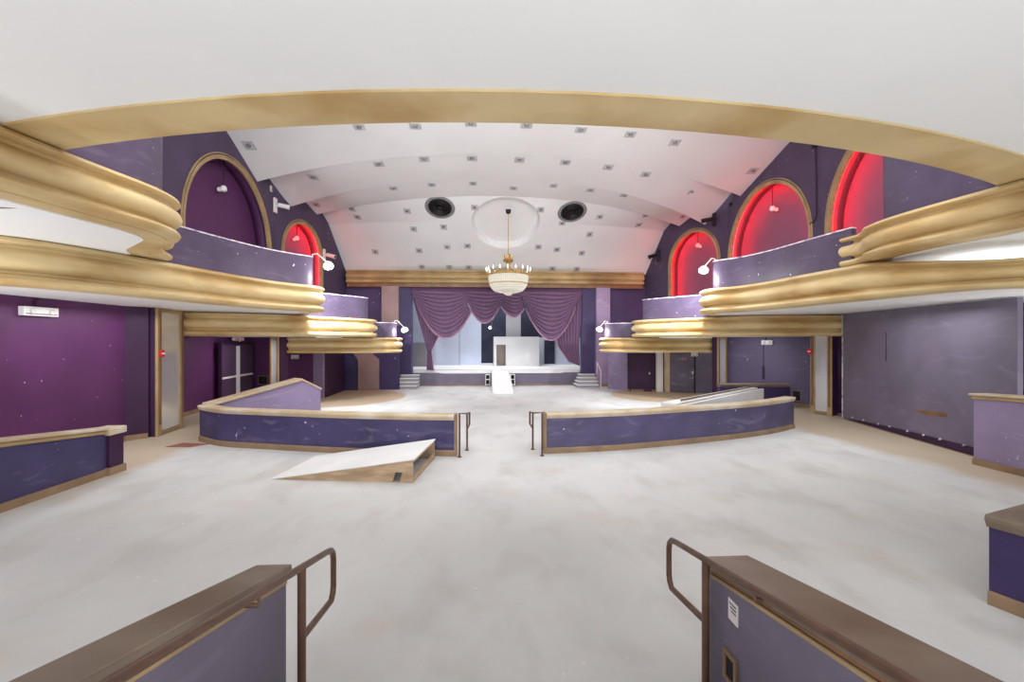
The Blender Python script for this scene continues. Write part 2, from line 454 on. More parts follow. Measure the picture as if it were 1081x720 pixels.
# lower walls under the balconies
def wall(name, A, B, z0, z1, m, t=.12, sh=0):
    return MB().obar(A, B, t, z0, z1, sh).build(name, m, struct=True)
wall('wall_left', (-9.9, -4), (-9.9, 12.0), 0, 4.15, M['plum'])
wall('wall_left', (-9.9, 12.0), (-9.55, 12.35), 0, 3.4, M['plumdark'])
wall('baseboard_left', (-9.8, 3), (-9.8, 11.93), 0, .13, M['base'], .06)
wall('baseboard_left', (-9.8, 11.93), (-9.5, 12.27), 0, .13, M['base'], .06)
wall('wall_left', (-10.62, 13.2), (-11.3, 21.0), 0, 3.4, M['plum'])
wall('baseboard_left', (-10.55, 13.3), (-10.92, 17.5), 0, .14, M['base'], .05)
wall('wall_left', (-11.4, 21.05), (-8.45, 21.05), 0, 2.75, M['plum'])
wall('wall_left', (-8.45, 20.9), (-7.9, 20.6), 0, 2.05, M['lavender'], .12)
wall('wall_left', (-7.9, 20.6), (-7.95, 23.6), 0, 2.6, M['plumdark'], .1)
wall('wall_left', (-8.0, 23.75), (-5.2, 23.75), 0, 3.3, M['navy'], .1)
wall('wall_right', (11.5, -4), (11.5, 16.2), 0, 4.15, M['plumdark'])
wall('wall_right', (11.5, 16.2), (9.35, 18.85), 0, 2.75, M['grape'])
wall('baseboard_right', (11.42, 16.2), (9.3, 18.8), 0, .13, M['base'], .06)
wall('wall_right', (10.6, 20.95), (8.05, 21.9), 0, 2.1, M['greyviolet'])
wall('wall_right', (8.12, 22.1), (7.5, 22.2), 0, 2.1, M['plumdark'])
wall('wall_right', (7.55, 22.1), (6.3, 22.35), 0, 2.1, M['plumdark'])
wall('wall_right', (6.3, 22.3), (5.72, 23.6), 0, 2.6, M['lavender'], .14)
wall('baseboard_right', (7.6, 22.02), (6.25, 22.25), 0, .1, M['base'], .05)

# proscenium wall, pillars, stage house
def pro(x0, x1, y0, y1, z0, z1, m, name='wall_stage'): return MB().box(x0, x1, y0, y1, z0, z1).build(name, m, struct=True)
pro(-8.4, -6.3, 25.3, 25.5, 0, 5.6, M['navy'])
pro(6.1, 8.3, 25.3, 25.5, 0, 5.6, M['navy'])
pro(-8.4, 8.3, 25.62, 25.8, 5.25, 9, M['navy'])
pro(-5.42, -4.8, 25.05, 25.6, 0, 5.5, M['navy'])
pro(4.6, 5.3, 25.05, 25.6, 0, 5.5, M['navy'])
pro(-6.9, 6.9, 34, 34.2, 0, 9, M['stageblack'])
pro(-6.9, -6.7, 25.8, 34, 0, 9, M['stageblack'])
pro(6.7, 6.9, 25.8, 34, 0, 9, M['stageblack'])
MB().box(-6.9, 6.9, 25.8, 34, 8.6, 8.8).build('ceiling', M['stageblack'], struct=True)

t = thing('pillar', 'taupe square pillar left of the stage curtain', 'pillar', (-5.88, 25.1, 0))
MB().box(-6.33, -5.43, 24.7, 25.28, 0, 5.45).build('shaft', M['taupe'], t, bevel=.02)
MB().box(-6.38, -5.38, 24.65, 25.285, 0, .16).build('plinth', M['base'], t)
t = thing('pillar', 'violet square pillar right of the stage curtain', 'pillar', (5.7, 25.1, 0))
MB().box(5.31, 6.09, 24.7, 25.28, 0, 5.45).build('shaft', M['lavender'], t, bevel=.02)
MB().box(5.26, 6.14, 24.65, 25.285, 0, .16).build('plinth', M['base'], t)

t = thing('proscenium_cornice', 'long brown and gold moulded cornice over the stage curtain', 'cornice', (0, 25, 5.45))
def cornice_profile(z, h):
    P = [(0, 1), (.12, 1), (.175, .965), (.19, .90), (.15, .855), (.075, .835), (.055, .78), (.11, .715), (.185, .64), (.215, .53),
         (.19, .42), (.11, .335), (.03, .305), (.03, .25), (.085, .225), (.165, .19), (.195, .12), (.17, .04), (.10, 0), (-.25, 0), (-.25, 1)]
    return [(o, z+zz*h) for o, zz in P]
pc = smooth_path([(-8.2, 24.9), (-4, 24.75), (0, 24.7), (4, 24.75), (8.0, 24.9)], 5)
MB().sweep(pc, cornice_profile(5.62, .68), 1).build('moulding', M['oldgold'], t, smooth=True)
MB().sweep(pc, [(-.02, 5.42), (-.02, 5.62), (-.25, 5.62), (-.25, 5.42)], 1).build('fascia', M['wood'], t)
t = tag(MB().box(-4.9, 4.7, 25.15, 25.22, 5.02, 5.45).build('valance_board', M['plum']), 'plum strip of board between gold cornice and stage swags', 'board')

# ------------------------------------------------------------------ balconies
def tier(side, path, z, h, hp, ystart, nose, wallpts, label, flange=False, low=None):
    sd = 1 if side == 'left' else -1
    P = smooth_path(path, 7)
    mid = P[len(P)//2]
    t = thing('side_balcony', label, 'balcony', (wallpts[0][0], P[0].y, z), 'stepped side balconies')
    if low:
        hs = [low[2]+(h-low[2])*max(0, min(1, (p.y-low[0])/(low[1]-low[0]))) for p in P]
        MB().sweep(P, [cornice_profile(z, q) for q in hs], sd).build('cornice', M['gold'], t, smooth=True, angle=50)
    else:
        MB().sweep(P, cornice_profile(z, h), sd).build('cornice', M['gold'], t, smooth=True, angle=50)
    PP = [p for p in P]
    i0 = next(i for i, p in enumerate(P) if p.y >= ystart)
    PP = [p for p in P[i0:] if p.y <= nose and not (p.y > nose-.02 and False)]
    wx = -1 if side == 'left' else 1
    e = PP[-1]; PP = PP+[e+Vector((wx*.08, .1)), e+Vector((wx*.25, .16)), e+Vector((wx*2.0, .3))]
    pr = [(-.05, z+h), (-.05, z+h+hp), (-.17, z+h+hp), (-.17, z+h)]
    MB().sweep(PP, pr, sd).build('parapet', M['parapet'], t, smooth=True)
    o = MB().sweep(PP, [(-.035, z+h+hp), (-.035, z+h+hp+.03), (-.185, z+h+hp+.03), (-.185, z+h+hp)], sd).build('parapet_cap', M['chip'], t)
    o['label'] = 'chipped whitish parapet edge'
    poly = [(p.x, p.y) for p in P]+list(wallpts)
    def inset(d):
        out = []
        for i, p in enumerate(P):
            a = P[max(i-1, 0)]; b2 = P[min(i+1, len(P)-1)]; d0 = (b2-a).normalized()
            out.append(p-Vector((d0.y, -d0.x))*sd*d)
        return out
    q = inset(.2)
    MB().prism([(p.x, p.y) for p in q]+list(wallpts), z+.006, z+.4).build('deck', M['soffit'], t)
    if flange:
        q = [p for p in inset(.3)]
        MB().prism([(p.x, p.y) for p in P]+list(wallpts), z-.012, z+.003).build('soffit_border', M['gold'], t)
        qq = [(p.x, p.y) for p in q if p.y < flange]
        MB().prism(qq+[(wallpts[1][0], qq[-1][1]+.0), (wallpts[1][0], qq[0][1])], z-.03, z-.013).build('soffit_panel', M['soffit'], t)
    return t
T0L = [(-6.35, 2.0), (-6.28, 3.4), (-6.15, 5.0), (-6.0, 6.2), (-5.88, 7.1), (-6.02, 7.75), (-6.5, 8.25), (-7.05, 8.8), (-7.45, 9.75)]
T0R = [(7.25, 2.0), (7.15, 3.4), (7.0, 5.2), (6.86, 6.6), (6.78, 7.75), (6.88, 8.5), (7.15, 8.95), (7.3, 9.3), (7.28, 9.75)]
T1L = [(-10.0, 7.25), (-8.9, 7.3), (-8.3, 7.55), (-7.9, 8.3), (-7.5, 9.7), (-7.2, 11.0), (-6.75, 12.4), (-6.3, 13.2), (-5.88, 13.75), (-5.95, 14.3), (-6.4, 14.8), (-7.1, 15.25)]
T1R = [(11.6, 6.75), (8.3, 6.75), (7.6, 6.95), (7.3, 7.6), (7.2, 8.8), (7.05, 10.5), (6.95, 12.0), (6.7, 13.0), (6.28, 13.65), (6.3, 14.3), (6.7, 14.85), (7.2, 15.3)]
T2L = [(-11.2, 13.75), (-9.6, 13.95), (-7.9, 14.6), (-7.1, 15.15), (-6.5, 16.0), (-5.7, 17.1), (-5.3, 17.8), (-5.3, 18.4), (-5.55, 19.0)]
T2R = [(11.6, 14.1), (10.0, 14.3), (8.1, 14.8), (7.4, 15.25), (6.75, 16.1), (5.9, 17.2), (5.5, 17.9), (5.45, 18.5), (5.7, 19.05)]
T3L = [(-9.25, 18.92), (-8.0, 19.0), (-6.2, 19.1), (-5.3, 19.3), (-4.75, 19.7), (-4.62, 20.2), (-4.85, 20.8), (-5.6, 21.3), (-7.5, 21.6)]
T3R = [(9.2, 18.92), (8.0, 19.0), (6.2, 19.1), (5.3, 19.3), (4.7, 19.7), (4.52, 20.2), (4.8, 20.8), (5.6, 21.3), (7.5, 21.6)]
tier('left', T0L, 4.15, .65, 1.35, 0, 7.75, [(-10.4, 9.75), (-10.4, 2.0)], 'highest left balcony with rounded gold cornice and white underside, nearest the viewer', 9.0)
tier('right', T0R, 4.15, .65, 1.35, 0, 8.45, [(12, 9.75), (12, 2.0)], 'highest right balcony with rounded gold cornice and white underside, nearest the viewer', 9.2)
tier('left', T1L, 3.37, .75, .85, 9.6, 13.9, [(-10.4, 15.25), (-10.4, 7.3)], 'wide left balcony in front of the unlit plum niche, gold cornice and chipped violet parapet')
tier('right', T1R, 3.37, .75, .85, 9.4, 13.85, [(12, 15.3), (12, 6.8)], 'wide right balcony in front of the wide red niche, gold cornice and chipped violet parapet', low=(7.0, 8.9, .46))
tier('left', T2L, 2.66, .68, .8, 15.2, 17.9, [(-9.35, 19.0), (-9.35, 21.2), (-11.6, 21.2), (-11.6, 13.8)], 'third left balcony from the viewer, pale cornice lit white, above the double doors')
tier('right', T2R, 2.66, .68, .8, 15.3, 18.0, [(9.3, 19.05), (9.3, 21.2), (12, 21.2), (12, 14.2)], 'third right balcony from the viewer, pale cornice lit white, below the small red niche')
tier('left', T3L, 2.0, .64, .62, 19.05, 20.3, [(-9.3, 21.6), (-9.3, 19.0)], 'lowest left balcony with gold cornice, nearest the stage')
tier('right', T3R, 2.0, .64, .62, 19.05, 20.3, [(9.3, 21.6), (9.3, 19.0)], 'lowest right balcony with gold cornice, nearest the stage')

# ------------------------------------------------------------------ mirror columns
def mirror_column(A, B, H, depth, label, z1m=None):
    # visible face runs A->B with the room to its right
    F, L = frame(A, B)
    t = thing('mirror_column', label, 'column', F(L/2, 0, -depth/2)[:], 'mirrored columns below the balconies')
    def bx(s0, s1, n0, n1, z0, z1): return MB().prism([F(s, 0, n)[:2] for s, n in ((s0, n0), (s1, n0), (s1, n1), (s0, n1))], z0, z1)
    bx(.02, L-.02, -depth, -.03, 0, H).build('core', M['plumdark'], t)
    w = min(.2, L*.22)
    for s0 in (0, L-w):
        o = bx(s0, s0+w, -.03, .04, 0, H).build('side_trim', M['goldtrim'], t, bevel=.015)
        bx(s0+w*.3, s0+w*.7, .04, .06, .3, H-.05).build('bead', M['wood'], o)
    bx(w, L-w, -.03, .03, 0, .12).build('foot_trim', M['base'], t)
    bx(w, L-w, -.03, .03, H-.12, H).build('head_trim', M['goldtrim'], t)
    bx(w, L-w, -.02, .005, .12, H-.12).build('mirror', M['mirror'], t)
    return t
mirror_column((-9.38, 12.4), (-9.58, 13.75), 3.37, .8, 'mirrored column with gold trim at left beside the red fire alarm')
mirror_column((10.4, 15.05), (10.7, 14.45), 3.37, .4, 'mirrored column with gold trim at right between purple wall and large panel')
mirror_column((-9.27, 18.5), (-8.88, 18.35), 2.66, .5, 'narrow mirrored column at left beyond the plum double doors')
mirror_column((8.82, 18.35), (9.32, 18.52), 2.66, .3, 'narrow mirrored column at right beside the scratched grey door')

# ------------------------------------------------------------------ half walls
def half_wall(path, h, label, body, side, cap=M['cap'], t=.2, capw=.3, group='low half walls', base=True, end=None, name='half_wall', hz=None):
    P = [Vector(p) for p in path]
    mid = P[len(P)//2]
    th = thing(name, label, 'half wall', (mid.x, mid.y, 0), group)
    MB().sweep(P, [(0, 0), (0, h-.1), (-t, h-.1), (-t, 0)], side).build('body', body, th, smooth=True)
    o = (capw-t)/2
    MB().sweep(P, [(o-.035, h-.12), (o-.015, h-.075), (o, h-.055), (o, h-.02), (o-.02, h), (-t-o+.02, h), (-t-o, h-.02), (-t-o, h-.055), (-t-o+.035, h-.12)], side).build('cap', cap, th, smooth=True, angle=30)
    if base:
        MB().sweep(P, [(.001, 0), (.03, 0), (.03, .1), (.015, .13), (.001, .13)], side).build('baseboard', M['base'], th)
    return th
cwl = smooth_path([(-1.5, 9.93), (-2.9, 10.12), (-4.26, 10.41), (-5.91, 10.86), (-7.06, 11.22), (-7.96, 11.85)], 6)
cwr = smooth_path([(.53, 10.03), (1.7, 10.17), (2.88, 10.42), (5.36, 11.19), (6.9, 11.85), (8.02, 12.54)], 6)
t = half_wall(cwl, .9, 'long curved violet half wall left of the centre aisle, behind the wooden ramp', M['halfwallblue'], -1)
MB().box(-1.5, -1.44, 9.9, 10.16, 0, .9).build('end_trim', M['base'], t)
t = half_wall(cwr, .9, 'long curved violet half wall right of the centre aisle', M['halfwall'], 1)
MB().box(.47, .53, 10.0, 10.26, 0, .9).build('end_trim', M['base'], t)
GF, GL = frame((-7.86, 12.05), (-5.86, 14.3))
t = thing('half_wall', 'pale lavender half wall with peaked top behind the curved left half wall', 'half wall', GF(GL/2, 0, -.08)[:], 'low half walls')
gs = GL*.80; G0, G1, G2 = .86, 1.36, 1.02
MB().slab([GF(0, 0), GF(GL, 0), GF(GL, G2), GF(gs, G1), GF(0, G0)], GF(0, 0, -.16)-GF(0, 0)).build('body', M['lavender'], t)
for (sa, za, sb, zb, n0, n1) in ((-.02, G0, gs, G1, .1, -.4), (gs, G1, GL+.03, G2, .03, -.2)):
    MB().add([GF(ss, zz, n) for ss, z0 in ((sa, za), (sb, zb)) for n in (n0, n1) for zz in (z0-.03, z0+.035)],
             [(0, 1, 3, 2), (4, 6, 7, 5), (0, 2, 6, 4), (1, 5, 7, 3), (0, 4, 5, 1), (2, 3, 7, 6)]).build('cap', M['cap'], t, bevel=.012)
RT = half_wall([(3.95, 11.4), (8.45, 15.15)], .9, 'slanting half wall with white cap behind the curved right half wall', M['halfwall'], 1, cap=M['white'], capw=.42, base=False)
MB().tube([(4.2, 11.4, .98), (8.55, 15.05, .98)], .03, 8).build('top_rail', M['capgrey'], RT, smooth=True)
MB().obar((3.95, 11.05), (8.6, 14.95), .1, .0, .88).build('side_curb', M['white'], RT)
half_wall([(7.95, 16.55), (10.6, 16.4)], .9, 'short dark indigo half wall below the purple wall at right', M['navy'], 1, cap=M['capgrey'], base=False)

# near left half wall with end post
def sloped_half_wall(A, B, h0, h1, t, body, cap, label, side, profile_rich=False, capw=.34, post=False, z_base=0):
    F, L = frame(A, B)
    th = thing('half_wall', label, 'half wall', F(L/2, 0, 0)[:], 'low half walls')
    def bar(n0, n1, s0, s1, d0, d1):
        sl = (h1-h0)/L; q = []
        vs = []
        for s in (s0, s1):
            for n, d in ((n0, d0), (n0, d1), (n1, d1), (n1, d0)):
                z = d if d is not None else None
                vs.append(F(s, h0+sl*s+d, n*side))
        return MB().add(vs, [(0, 1, 2, 3), (7, 6, 5, 4), (0, 4, 5, 1), (1, 5, 6, 2), (2, 6, 7, 3), (3, 7, 4, 0)])
    sl = (h1-h0)/L
    vs = []
    for s in (0, L):
        for n in (0, -t):
            vs += [F(s, 0, n*side), F(s, h0+sl*s-.1, n*side)]
    MB().add(vs, [(0, 1, 5, 4), (2, 3, 7, 6), (0, 2, 3, 1), (4, 6, 7, 5), (1, 3, 7, 5), (0, 2, 6, 4)]).build('body', body, th)
    o = (capw-t)/2
    bar(o, -t-o, -.04, L+.03, -.045, 0).build('cap', cap, th, bevel=.012)
    if profile_rich:
        bar(o-.015, -t-o+.015, -.03, L+.02, -.07, -.045).build('cap_moulding', cap, th, bevel=.01)
        bar(o-.03, -t-o+.03, -.02, L+.01, -.1, -.07).build('cap_moulding', M['wood'], th, bevel=.01)
        bar(.01, -t-.01, -.005, L+.003, -.127, -.1).build('gold_bead', M['goldtrim'], th, bevel=.01)
    else:
        bar(o-.03, -t-o+.03, -.02, L+.015, -.12, -.045).build('cap_moulding', M['goldtrim'], th, bevel=.02)
        bar(0, 0, 0, 0, 0, 0)
        vs = []
        for s in (0, L):
            for n, z in ((.002, 0), (.035, 0), (.035, .13), (.002, .13)): vs.append(F(s, z, n*side))
        MB().add(vs, [(0, 1, 2, 3), (7, 6, 5, 4), (0, 4, 5, 1), (1, 5, 6, 2), (2, 6, 7, 3), (3, 7, 4, 0)]).build('baseboard', M['base'], th)
    if post:
        MB().prism([F(s, 0, n*side)[:2] for s, n in ((L-.3, .05), (L+.03, .05), (L+.03, -t-.05), (L-.3, -t-.05))], 0, h1-.12).build('end_post', M['plumdark'], th)
        MB().prism([F(s, 0, n*side)[:2] for s, n in ((L-.34, .09), (L+.07, .09), (L+.07, -t-.09), (L-.34, -t-.09))], h1-.12, h1+.012).build('post_cap', cap, th, bevel=.02)
        MB().prism([F(s, 0, n*side)[:2] for s, n in ((L-.33, .08), (L+.06, .08), (L+.06, -t-.08), (L-.33, -t-.08))], 0, .14).build('post_base', M['base'], th)
    return th
sloped_half_wall((-7.95, 3.5), (-7.85, 9.2), 1.42, .86, .2, M['halfwallblue'], M['cap'], 'violet half wall with gold cap and end post at the left edge of the room', 1, post=True)
sloped_half_wall((9.07, 8.65), (9.15, 4.0), 1.44, 1.66, .24, M['lavender'], M['cap'], 'tall lavender half wall with cream cap at the right edge, before the big panel', 1, capw=.4)
# foreground stair walls
FL = sloped_half_wall((-2.16, 3.1), (-2.16, .2), 1.015, 1.76, .19, M['greyviolet'], M['capgrey'], 'stair wall with brown wooden cap at lower left, sloping beside the handrail', -1, True, .24)
FR = sloped_half_wall((.68, 3.0), (.68, .2), 1.03, 1.55, .26, M['greyviolet'], M['capgrey'], 'stair wall with brown wooden cap and white sticker at lower right', 1, True, .32)
# block at right edge
half_wall([(3.95, 4.05), (4.77, 1.6)], .86, 'short indigo half wall end at the lower right edge of the picture', M['navy'], 1, cap=M['capgrey'], t=2.2, capw=2.36)

# sticker and outlet on the right stair wall
t = thing('sticker', 'small white printed sticker on the right stair wall', 'sticker', (.675, 2.7, .8))
MB().box(.674, .679, 2.655, 2.76, .77, .90).build('sheet', M['paper'], t)
for k in range(3):
    MB().box(.672, .6735, 2.67, 2.745-.01*k, .872-.022*k, .879-.022*k).build('print_line', M['ink'], t)
t = thing('wall_outlet', 'dark recessed outlet frame low on the right stair wall', 'outlet', (.675, 2.72, .45))
MB().slab([(.66, 2.66, .38), (.66, 2.80, .38), (.66, 2.80, .56), (.66, 2.66, .56)], (.018, 0, 0), [[(.66, 2.68, .40), (.66, 2.78, .40), (.66, 2.78, .54), (.66, 2.68, .54)]]).build('rim', M['base'], t)
MB().box(.672, .679, 2.68, 2.78, .40, .54).build('recess', M['dark'], t)

# stairs behind the picture's lower edge
t = thing('entry_stairs', 'concrete steps between the two foreground stair walls', 'stairs', (-.75, 1.6, 0))
for k in range(5):
    MB().box(-2.15, .67, .2, 2.7-.34*k, .18*k, .18*(k+1)).build('step', M['floor'], t)

# foreground handrails
def loop_rail(X, s, label):
    t = thing('handrail', label, 'handrail', (X, 2.95, 0), 'foreground handrails')
    sl = -.255 if s < 0 else -.19
    def zt(y): return (1.07 if s < 0 else 1.04)+sl*(y-2.95)
    path = [(X, .3, zt(.3))]+[(X, y, zt(y)) for y in (1.5, 2.9, 3.2, 3.42)]
    z3 = zt(3.5)
    path += [(X, 3.50, z3-.005), (X, 3.54, z3-.04), (X, 3.555, z3-.09), (X, 3.555, z3-.30), (X, 3.54, z3-.35), (X, 3.50, z3-.385), (X, 2.97, z3-.23-.08)]
    MB().tube(path, .022, 10).build('rail', M['pipe'], t, smooth=True)
    MB().tube([(X, 2.95, 0.0), (X, 2.95, zt(2.95)-.01)], .026, 10).build('post', M['pipe'], t, smooth=True)
    for y in (1.2, 2.4):
        xx = X-.17 if s < 0 else X+.06
        MB().tube([(X, y, zt(y)-.01), (X, y, zt(y)-.06), (xx, y, zt(y)-.06)], .012, 6).build('bracket', M['pipe'], t)
    return t
loop_rail(-2.0, -1, 'brown pipe handrail with looped end beside the lower left stair wall')
loop_rail(.625, 1, 'brown pipe handrail with looped end beside the lower right stair wall')
# aisle handrails at the ends of the curved walls
def aisle_rail(x, s, label):
    t = thing('handrail', label, 'handrail', (x, 10, 0), 'centre aisle handrails')
    MB().tube([(x, 9.85, 0), (x, 9.85, .94), (x+s*.14, 10.45, .84), (x+s*.19, 10.62, .84), (x+s*.19, 10.64, .56), (x+s*.15, 10.5, .5)], .022, 8).build('rail', M['pipe'], t, smooth=True)
    MB().tube([(x+s*.14, 10.45, 0), (x+s*.14, 10.45, .84)], .022, 8).build('post', M['pipe'], t, smooth=True)
    MB().lathe((x, 9.85, 0), [(.05, 0), (.05, .012), (.022, .016)], 12).build('foot_plate', M['pipe'], t)
    MB().lathe((x+s*.14, 10.45, 0), [(.05, 0), (.05, .012), (.022, .016)], 12).build('foot_plate', M['pipe'], t)
aisle_rail(-1.38, 1, 'small brown handrail at the end of the curved left half wall')
aisle_rail(.41, -1, 'small brown handrail at the end of the curved right half wall')

# ------------------------------------------------------------------ plywood ramp
t = thing('wooden_ramp', 'low plywood ramp with white top standing before the curved left half wall', 'ramp', (-3.2, 9.2, 0))
A0 = Vector((-4.62, 8.47, 0)); A1 = Vector((-2.1, 8.1, 0)); B1 = Vector((-1.9, 9.75, 0)); B0 = Vector((-4.42, 10.1, 0))
H = .4
d = (A1-A0); nrm = Vector((d.y, -d.x, 0)).normalized()
def side_panel(P0, P1, name, inward, hole):
    d = P1-P0
    hl = [[P0+d*.855+Vector((0, 0, .012)), P0+d*.905+Vector((0, 0, .012)), P0+d*.925+Vector((0, 0, .18)), P0+d*.875+Vector((0, 0, .18))]] if hole else []
    return MB().slab([P0+Vector((0, 0, .002)), P1+Vector((0, 0, .002)), P1+Vector((0, 0, H)), P0+Vector((0, 0, .02))], inward*.02, hl).build(name, M['ply'], t)
side_panel(A0, A1, 'side_panel', -nrm, True)
side_panel(B0, B1, 'side_panel', nrm, False)
top = MB().add([A0+Vector((-.06, 0, .002)), B0+Vector((-.06, 0, .002)), B1+Vector((.02, 0, H)), A1+Vector((.02, 0, H)),
                A0+Vector((-.06, 0, .018)), B0+Vector((-.06, 0, .018)), B1+Vector((.02, 0, H+.022)), A1+Vector((.02, 0, H+.022))],
               [(0, 1, 2, 3), (4, 5, 6, 7), (0, 1, 5, 4), (1, 2, 6, 5), (2, 3, 7, 6), (3, 0, 4, 7)]).build('top_board', M['white'], t)
e = (B1-A1); en = Vector((-.02, 0, 0))
MB().slab([A1+Vector((0, 0, .002)), B1+Vector((0, 0, .002)), B1+Vector((0, 0, .13)), A1+Vector((0, 0, .13))], en).build('end_board', M['ply'], t)
MB().slab([A1+Vector((0, 0, .35)), B1+Vector((0, 0, .35)), B1+Vector((0, 0, H)), A1+Vector((0, 0, H))], en).build('end_board', M['ply'], t)
MB().slab([A1+(A0-A1)*.4+Vector((0, .03, .01)), B1+(B0-B1)*.4+Vector((0, -.03, .01)), B1+(B0-B1)*.4+Vector((0, -.03, .22)), A1+(A0-A1)*.4+Vector((0, .03, .22))], en).build('cross_brace', M['ply'], t)

# ------------------------------------------------------------------ right drywall panel
t = thing('drywall_panel', 'large grey violet wall panel with raw white edge behind the tall lavender half wall', 'panel', (10.2, 11.4, 0))
PA, PB = (10.66, 13.95), (9.52, 8.25)
F, L = frame(PA, PB)
MB().prism([F(s, 0, n)[:2] for s, n in ((0, 0), (L, 0), (L, -.1), (0, -.1))], .03, 3.355).build('sheet', M['greyviolet'], t)
MB().prism([F(s, 0, n)[:2] for s, n in ((-.06, .004), (0, .004), (0, -.1), (-.06, -.1))], .03, 3.355).build('raw_edge', M['chip'], t)
MB().slab([F(.3, .032, .001), F(L, .032, .001), F(L, .22, .001), F(2.5, .17, .001), F(.9, .1, .001)], F(0, 0, .012)-F(0, 0, 0)).build('torn_base_strip', M['plumdark'], t)
MB().slab([F(.0, .012, .0), F(L, .012, .0), F(L, .0, .0), F(.0, .0, .0)], F(0, 0, -.08)-F(0, 0, 0)).build('floor_runner', M['base'], t)
for k in range(9):
    s = .5+.58*k+random.uniform(-.1, .1); z = .1+.02*k*.5
    MB().slab([F(s, z, .013), F(s+.07, z+.01, .013), F(s+.1, z+.05, .013), F(s+.03, z+.06, .013)], F(0, 0, .004)-F(0, 0, 0)).build('plaster_chip', M['chip'], t)
MB().slab([F(2.02, 1.95, .001), F(2.07, 1.95, .001), F(2.06, 2.75, .001), F(2.03, 2.75, .001)], F(0, 0, .003)-F(0, 0, 0)).build('scuff', M['ink'], t)
MB().slab([F(3.0, .75, .001), F(3.5, .68, .001), F(4.15, .74, .001), F(4.1, .83, .001), F(3.4, .78, .001)], F(0, 0, .003)-F(0, 0, 0)).build('stain', M['wood'], t)

# ------------------------------------------------------------------ doors below the balconies
FD, LD = frame((-11.13, 20.6), (-10.84, 17.6))     # the room is on the right of travel? keep the outward sign below
def fd(s, z, n=0): return FD(s, z, -n)
sgn = 1 if fd(0, 0, 1).x > fd(0, 0, 0).x else -1
def fdd(s, z, n=0): return fd(s, z, n*sgn)
def dbox(s0, s1, z0, z1, n0, n1, name, m, par, bevel=0):
    return MB().prism([fdd(s, 0, n)[:2] for s, n in ((s0, n0), (s1, n0), (s1, n1), (s0, n1))], z0, z1).build(name, m, par, bevel=bevel)
t = thing('double_door', 'dark plum double exit door with white push bars in the left wall', 'door', fdd(LD/2, 0, .1)[:])
for s0, s1 in ((0, .07), (LD-.07, LD)): dbox(s0, s1, 0, 2.45, .09, .2, 'jamb', M['plumdark'], t)
dbox(.07, LD-.07, 2.36, 2.45, .09, .2, 'head_jamb', M['plumdark'], t)
for s0, s1 in ((.08, LD/2-.01), (LD/2+.01, LD-.08)):
    lf = dbox(s0, s1, .01, 2.35, .1, .15, 'door_leaf', M['doorleaf'], t)
    dbox(s0+.05, s1-.03, 1.05, 1.12, .15, .21, 'push_bar', M['plastic'], lf)
    e0 = s1-.12 if s0 < 1 else s0+.04
    dbox(e0, e0+.07, .1, 2.3, .15, .19, 'edge_rod', M['plastic'], lf)

def wall_frame_thing(A, B, label, cat, name, s0, s1, z0, z1, leaf_m, frame_m, roomside):
    F0, L0 = frame(A, B)
    G = lambda s, z, n=0: F0(s, z, n*roomside)
    t = thing(name, label, cat, G((s0+s1)/2, z0, .1)[:])
    def bx(a, b, za, zb, n0, n1, nm, m, par=t): return MB().prism([G(s, 0, n)[:2] for s, n in ((a, n0), (b, n0), (b, n1), (a, n1))], za, zb).build(nm, m, par)
    bx(s0, s0+.06, z0, z1, .07, .13, 'jamb', frame_m); bx(s1-.06, s1, z0, z1, .07, .13, 'jamb', frame_m)
    bx(s0+.06, s1-.06, z1-.06, z1, .07, .13, 'head_jamb', frame_m)
    lf = bx(s0+.065, s1-.065, z0+.01, z1-.065, .075, .11, 'door_leaf', leaf_m)
    return t, bx, lf
t, bx, lf = wall_frame_thing((10.6, 20.95), (8.05, 21.9), 'scratched grey door with black frame below the lowest right balcony', 'door', 'scratched_door', 1.35, 2.6, 0, 1.95, M['scratched'], M['black'], -1)
bx(1.45, 1.5, .9, 1.02, .11, .16, 'door_knob', M['chrome'], lf)
t, bx, lf = wall_frame_thing((7.55, 22.1), (6.3, 22.35), 'dark plum door with light dusty panel below the lowest right balcony', 'door', 'plum_door', .12, 1.18, 0, 1.97, M['plumdark'], M['plumdark'], -1)
bx(.2, .26, .85, .95, .11, .15, 'door_knob', M['chrome'], lf)
t = thing('door_post', 'pair of cream posts between the two doors below the lowest right balcony', 'post', (7.85, 22, 0))
MB().box(7.62, 7.92, 21.85, 22.05, 0, 1.97).build('post', M['white'], t, bevel=.01)
MB().box(7.98, 8.2, 21.7, 21.9, 0, 1.97).build('post', M['cap'], t, bevel=.01)
# tan stair side wall under left balcony, with slanted edge
t = thing('stair_side_wall', 'taupe slanted wall beside the dark alcove left of the stage', 'wall panel', (-6.7, 23.4, 0))
MB().slab([(-7.25, 23.55, .02), (-6.2, 23.55, .02), (-6.2, 23.55, 1.55), (-6.75, 23.55, 2.05), (-7.6, 23.55, 2.05), (-7.25, 23.55, 1.5)], (0, .1, 0)).build('panel', M['taupe'], t)
MB().box(-7.25, -6.2, 23.52, 23.549, .0, .1).build('baseboard', M['base'], t)
t = tag(MB().box(-8.2, -7.3, 23.55, 23.68, 0.0, 1.7).build('alcove_door', M['navy']), 'dark indigo panel inside the alcove left of the stage', 'panel')

